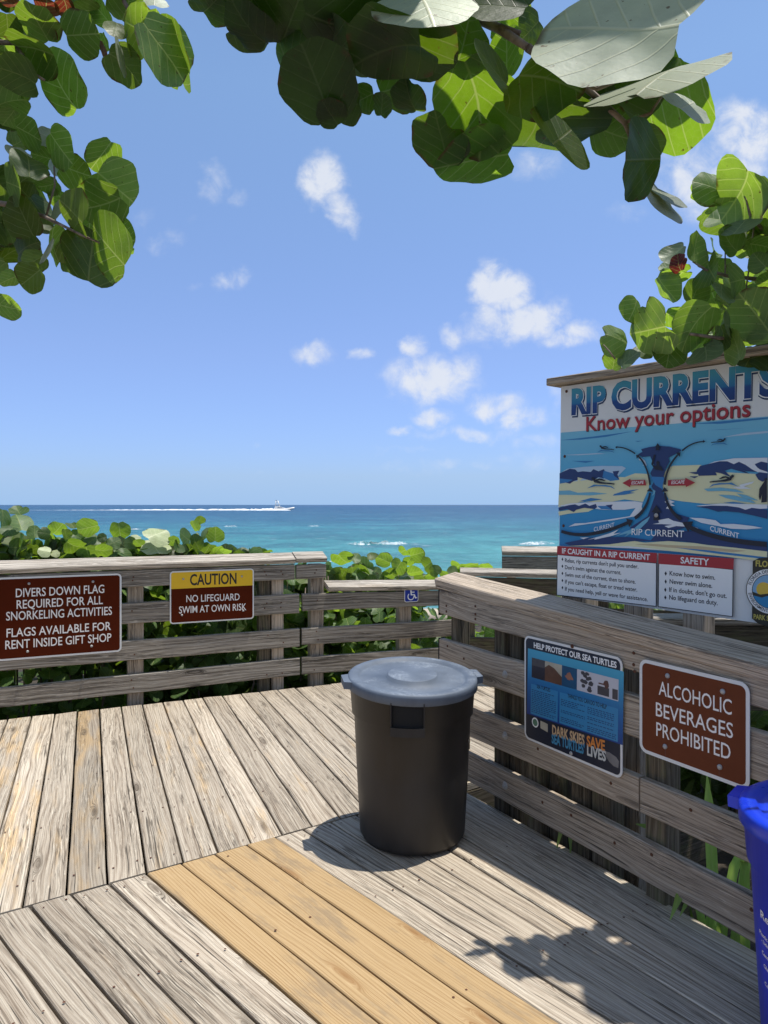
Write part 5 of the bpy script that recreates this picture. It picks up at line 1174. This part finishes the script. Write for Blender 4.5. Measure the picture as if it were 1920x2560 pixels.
LS=Leaves()
for k in range(1500):
    y=rng.uniform(7.2,22); x=rng.uniform(-.75,.75)*y
    LS.add((x,y,gz(x,y)+rng.uniform(.0,.55)),(rng.normal(),rng.normal(),rng.normal()),(rng.normal()*.6,rng.normal()*.6-.4,.8),rng.uniform(.09,.17),G(0,rng.random()))
tag(LS.build('dune_scrub',LEAF,None),'low sea grape scrub covering the dune',None,None,'stuff')
# --- strap leaved plants between the right fence and the ramp
def strap_plant(label,c,leaves):
    o=empty('spider_lily',label,'plant',Matrix.Translation(c),'strap leaved plants behind the right fence')
    LS=None; mb=MB()
    for (pts,w_) in leaves:
        pts=[Vector(p) for p in pts]; n=len(pts); rows=[]; tone=(random.random(),0.,random.uniform(.5,1.))
        for i,p in enumerate(pts):
            d=(pts[min(i+1,n-1)]-pts[max(i-1,0)]).normalized(); sd=d.cross(Vector((-.5,-.8,.35))).normalized(); nn=sd.cross(d)
            ww=w_*(1-.15*abs(i/(n-1)-.4))*(1 if i<n-1 else .12)*(.6 if i==0 else 1)
            rows.append(mb.add([p-sd*ww+nn*ww*.25,p,p+sd*ww+nn*ww*.25],tone))
        for i in range(n-1):
            for j in (0,1): mb.face([rows[i]+j,rows[i]+j+1,rows[i+1]+j+1,rows[i+1]+j],[(i/n,.25-j*.25),(i/n,-j*.25),((i+1)/n,-j*.25),((i+1)/n,.25-j*.25)],0,True)
    ob=mb.build('leaves',STRAP,o); P0(ob); return o
def arcl(b,tip,h,n=7):
    b=Vector(b); tip=Vector(tip); return [b.lerp(tip,i/(n-1))+Vector((0,0,h*math.sin(math.pi*i/(n-1)))) for i in range(n)]
c1=at(1800,2080,2.78); 
strap_plant('strap leaved plant with one tall blade showing under the alcohol sign',(c1.x,c1.y,-.7),[(arcl((c1.x,c1.y,-.7),at(1768,1940,2.95),.12),.022),(arcl((c1.x,c1.y,-.7),at(1900,1960,2.9),.1),.018),(arcl((c1.x,c1.y,-.7),at(1650,2090,2.95),.25),.016),(arcl((c1.x,c1.y,-.7),at(1590,2060,2.9),.30),.014),(arcl((c1.x+.1,c1.y,-.7),at(1860,2190,2.65),.36),.017),(arcl((c1.x,c1.y+.1,-.7),at(1905,2200,2.7),.40),.018)])
c2=at(1740,2310,2.62)
strap_plant('low strap leaved plant drooping over the deck edge by the right fence',(c2.x+.1,c2.y+.1,-.7),[(arcl((c2.x+.15,c2.y+.12,-.6),at(1675,2300,2.56),.34),.014),(arcl((c2.x+.1,c2.y+.1,-.6),at(1790,2315,2.54),.36),.013),(arcl((c2.x+.2,c2.y+.1,-.6),at(1700,2290,2.60),.33),.012),(arcl((c2.x+.1,c2.y+.2,-.6),at(1830,2290,2.6),.34),.016)])
c3=at(1430,2130,3.1)
strap_plant('small strap leaved tuft at the foot of the right fence post',(c3.x+.06,c3.y+.1,-.7),[(arcl((c3.x+.08,c3.y+.1,-.6),at(1390,2128,3.15),.35),.010),(arcl((c3.x+.05,c3.y+.1,-.6),at(1425,2140,3.1),.38),.010),(arcl((c3.x+.1,c3.y+.1,-.6),at(1470,2150,3.08),.33),.012)])

# ------------------------------------------------------------------ boat, wake and breakers
BWH=flat('boat_white',(.80,.80,.78),.35); BDK=flat('boat_dark_hull',(.03,.06,.12),.4); BGL=flat('boat_glass',(.02,.03,.05),.15)
by=580.; k=by/FPX
bp=Vector(((700-960)*k,by,SEAZ))
bo=empty('fishing_boat','white sport fishing boat with a tall tower near the horizon','boat',Matrix.Translation(bp)@Matrix.Diagonal((1.,1.,.64,1.)))
def hull():
    mb=MB(); secs=[(-8.,2.6,.0,1.5),(-3.,2.8,-.3,1.6),(3.,2.6,-.2,2.3),(8.,1.6,.4,3.3),(11.6,.15,1.6,4.2)]; rows=[]
    for x,wd,zk,zd in secs: rows.append(mb.add([(x,-wd,zd),(x,-wd*.85,zk+.5),(x,0,zk-.2),(x,wd*.85,zk+.5),(x,wd,zd)]))
    for a,b in zip(rows,rows[1:]):
        for i in range(4): mb.face([a+i,b+i,b+i+1,a+i+1],sm=True)
        mb.face([a,a+4,b+4,b])
    mb.face([rows[0]+i for i in range(5)]); return mb
hull().build('hull',BWH,bo)
mb=MB(); v=[(-4.5,1.5),(-4.,4.2),(1.0,4.2),(4.6,2.6)]; a=mb.add([(x,-1.9,z) for x,z in v]); b=mb.add([(x,1.9,z) for x,z in v]); mb.face([a+i for i in range(4)]); mb.face([b+3-i for i in range(4)])
for i in range(4): j=(i+1)%4; mb.face([a+i,b+i,b+j,a+j])
mb.build('cabin',BWH,bo)
mb=MB(); mb.box((.2,0,3.2),2.0,1.93,.35); mb.build('window',BGL,bo)
mb=MB(); mb.box((-2.,0,5.0),1.9,1.5,.75); mb.build('flybridge',BWH,bo)
mb=MB(); mb.box((-2.,0,7.6),1.8,1.4,.3); mb.build('hardtop',BWH,bo)
mb=MB()
for x,y in ((-3.6,-1.2),(-3.6,1.2),(-.4,-1.2),(-.4,1.2)): mb.tube([(x,y,5.),(x*.5-1.4,y*.5,12.)],.22,6)
mb.box((-2.6,0,10.3),1.,.8,.35); mb.box((-2.9,0,12.4),.8,.7,.5); mb.build('tower',BWH,bo)
m,t=material('sea_foam'); oc=t.n('ShaderNodeTexCoord').outputs['Object']; x,y,z=t.sep(oc)
f=t.noise(t.vec(t.m('MULTIPLY',x,.25),t.m('MULTIPLY',y,.6),0.),1.,6.,.7)
p=t.n('ShaderNodeBsdfPrincipled',{'Base Color':(.80,.83,.84,1),'Roughness':.9,'Alpha':t.rng(f,.44,.66,0.,.95)}); t.link(p.outputs[0],t.n('ShaderNodeOutputMaterial').inputs[0]); FOAM=m
m,t=material('dense_foam'); p=t.n('ShaderNodeBsdfPrincipled',{'Base Color':(.80,.83,.84,1),'Roughness':.9}); t.link(p.outputs[0],t.n('ShaderNodeOutputMaterial').inputs[0]); FOAM2=m
m,t=material('wake_foam'); oc=t.n('ShaderNodeTexCoord').outputs['Object']; x,y,z=t.sep(oc)
f=t.noise(t.vec(t.m('MULTIPLY',x,.12),t.m('MULTIPLY',y,.3),0.),1.,5.,.7)
p=t.n('ShaderNodeBsdfPrincipled',{'Base Color':(.80,.83,.84,1),'Roughness':.9,'Alpha':t.rng(f,.33,.50,.15,1.)}); t.link(p.outputs[0],t.n('ShaderNodeOutputMaterial').inputs[0]); FOAM3=m
def foam_strip(name,label,pts,mat,hk=1.,seg=60,parent=None):
    """a low ridge of white water along pts: (x, y, half-width, height)"""
    mb=MB(); P_=np.array(pts,float); s=np.linspace(0,len(P_)-1,seg); rows=[]
    for q in s:
        i=min(int(q),len(P_)-2); f=q-i; x,y,wd,h=P_[i]*(1-f)+P_[i+1]*f
        wd*=rng.uniform(.6,1.3); h*=rng.uniform(.5,1.3)*hk
        rows.append(mb.add([(x,y-wd,SEAZ+.02),(x,y-wd*.3,SEAZ+.02+h),(x,y+wd*.4,SEAZ+.02+h*.9),(x,y+wd,SEAZ+.02)]))
    for a,b in zip(rows,rows[1:]):
        for j in range(3): mb.face([a+j,b+j,b+j+1,a+j+1],sm=True)
    return tag(mb.build(name,mat),label,None,None,'stuff')
X=lambda px,Y:(px-960)/FPX*Y
foam_strip('boat_wake','long white wake trailing behind the boat',[(X(60,600),600,1.2,.05),(X(200,600),600,2.,.15),(X(320,600),600,3.5,.5),(X(500,595),595,4.,.9),(X(620,590),590,4.,1.1),(X(690,582),582,4.,1.5)],FOAM3,seg=110)
foam_strip('bow_spray','white water along the hull of the boat',[(X(645,578),576,2.,.7),(X(675,578),576,2.5,1.6),(X(700,578),576,2.,1.0),(X(727,578),576,.6,.3)],FOAM2,seg=30)
for nm,px0,px1,yr,wd,h in (('line of white water breaking in the middle distance',868,1045,1361,1.3,.35),('short breaker near the rip current board',1295,1395,1361,1.2,.3),('small whitecap left of centre',315,350,1324,.6,.12),('small whitecap right of the caution bush',560,590,1317,1.0,.2),('whitecap on the right',770,800,1316,.6,.12)):
    Y=(HC-SEAZ)/((yr-HORIZ)/FPX)
    foam_strip('breaking_wave',nm,[(X(px0,Y),Y,.2,.02),(X(px0*.8+px1*.2,Y),Y,wd,h),(X(px0*.3+px1*.7,Y),Y+.8,wd,h),(X(px1,Y),Y+1.5,.2,.02)],FOAM,seg=46)
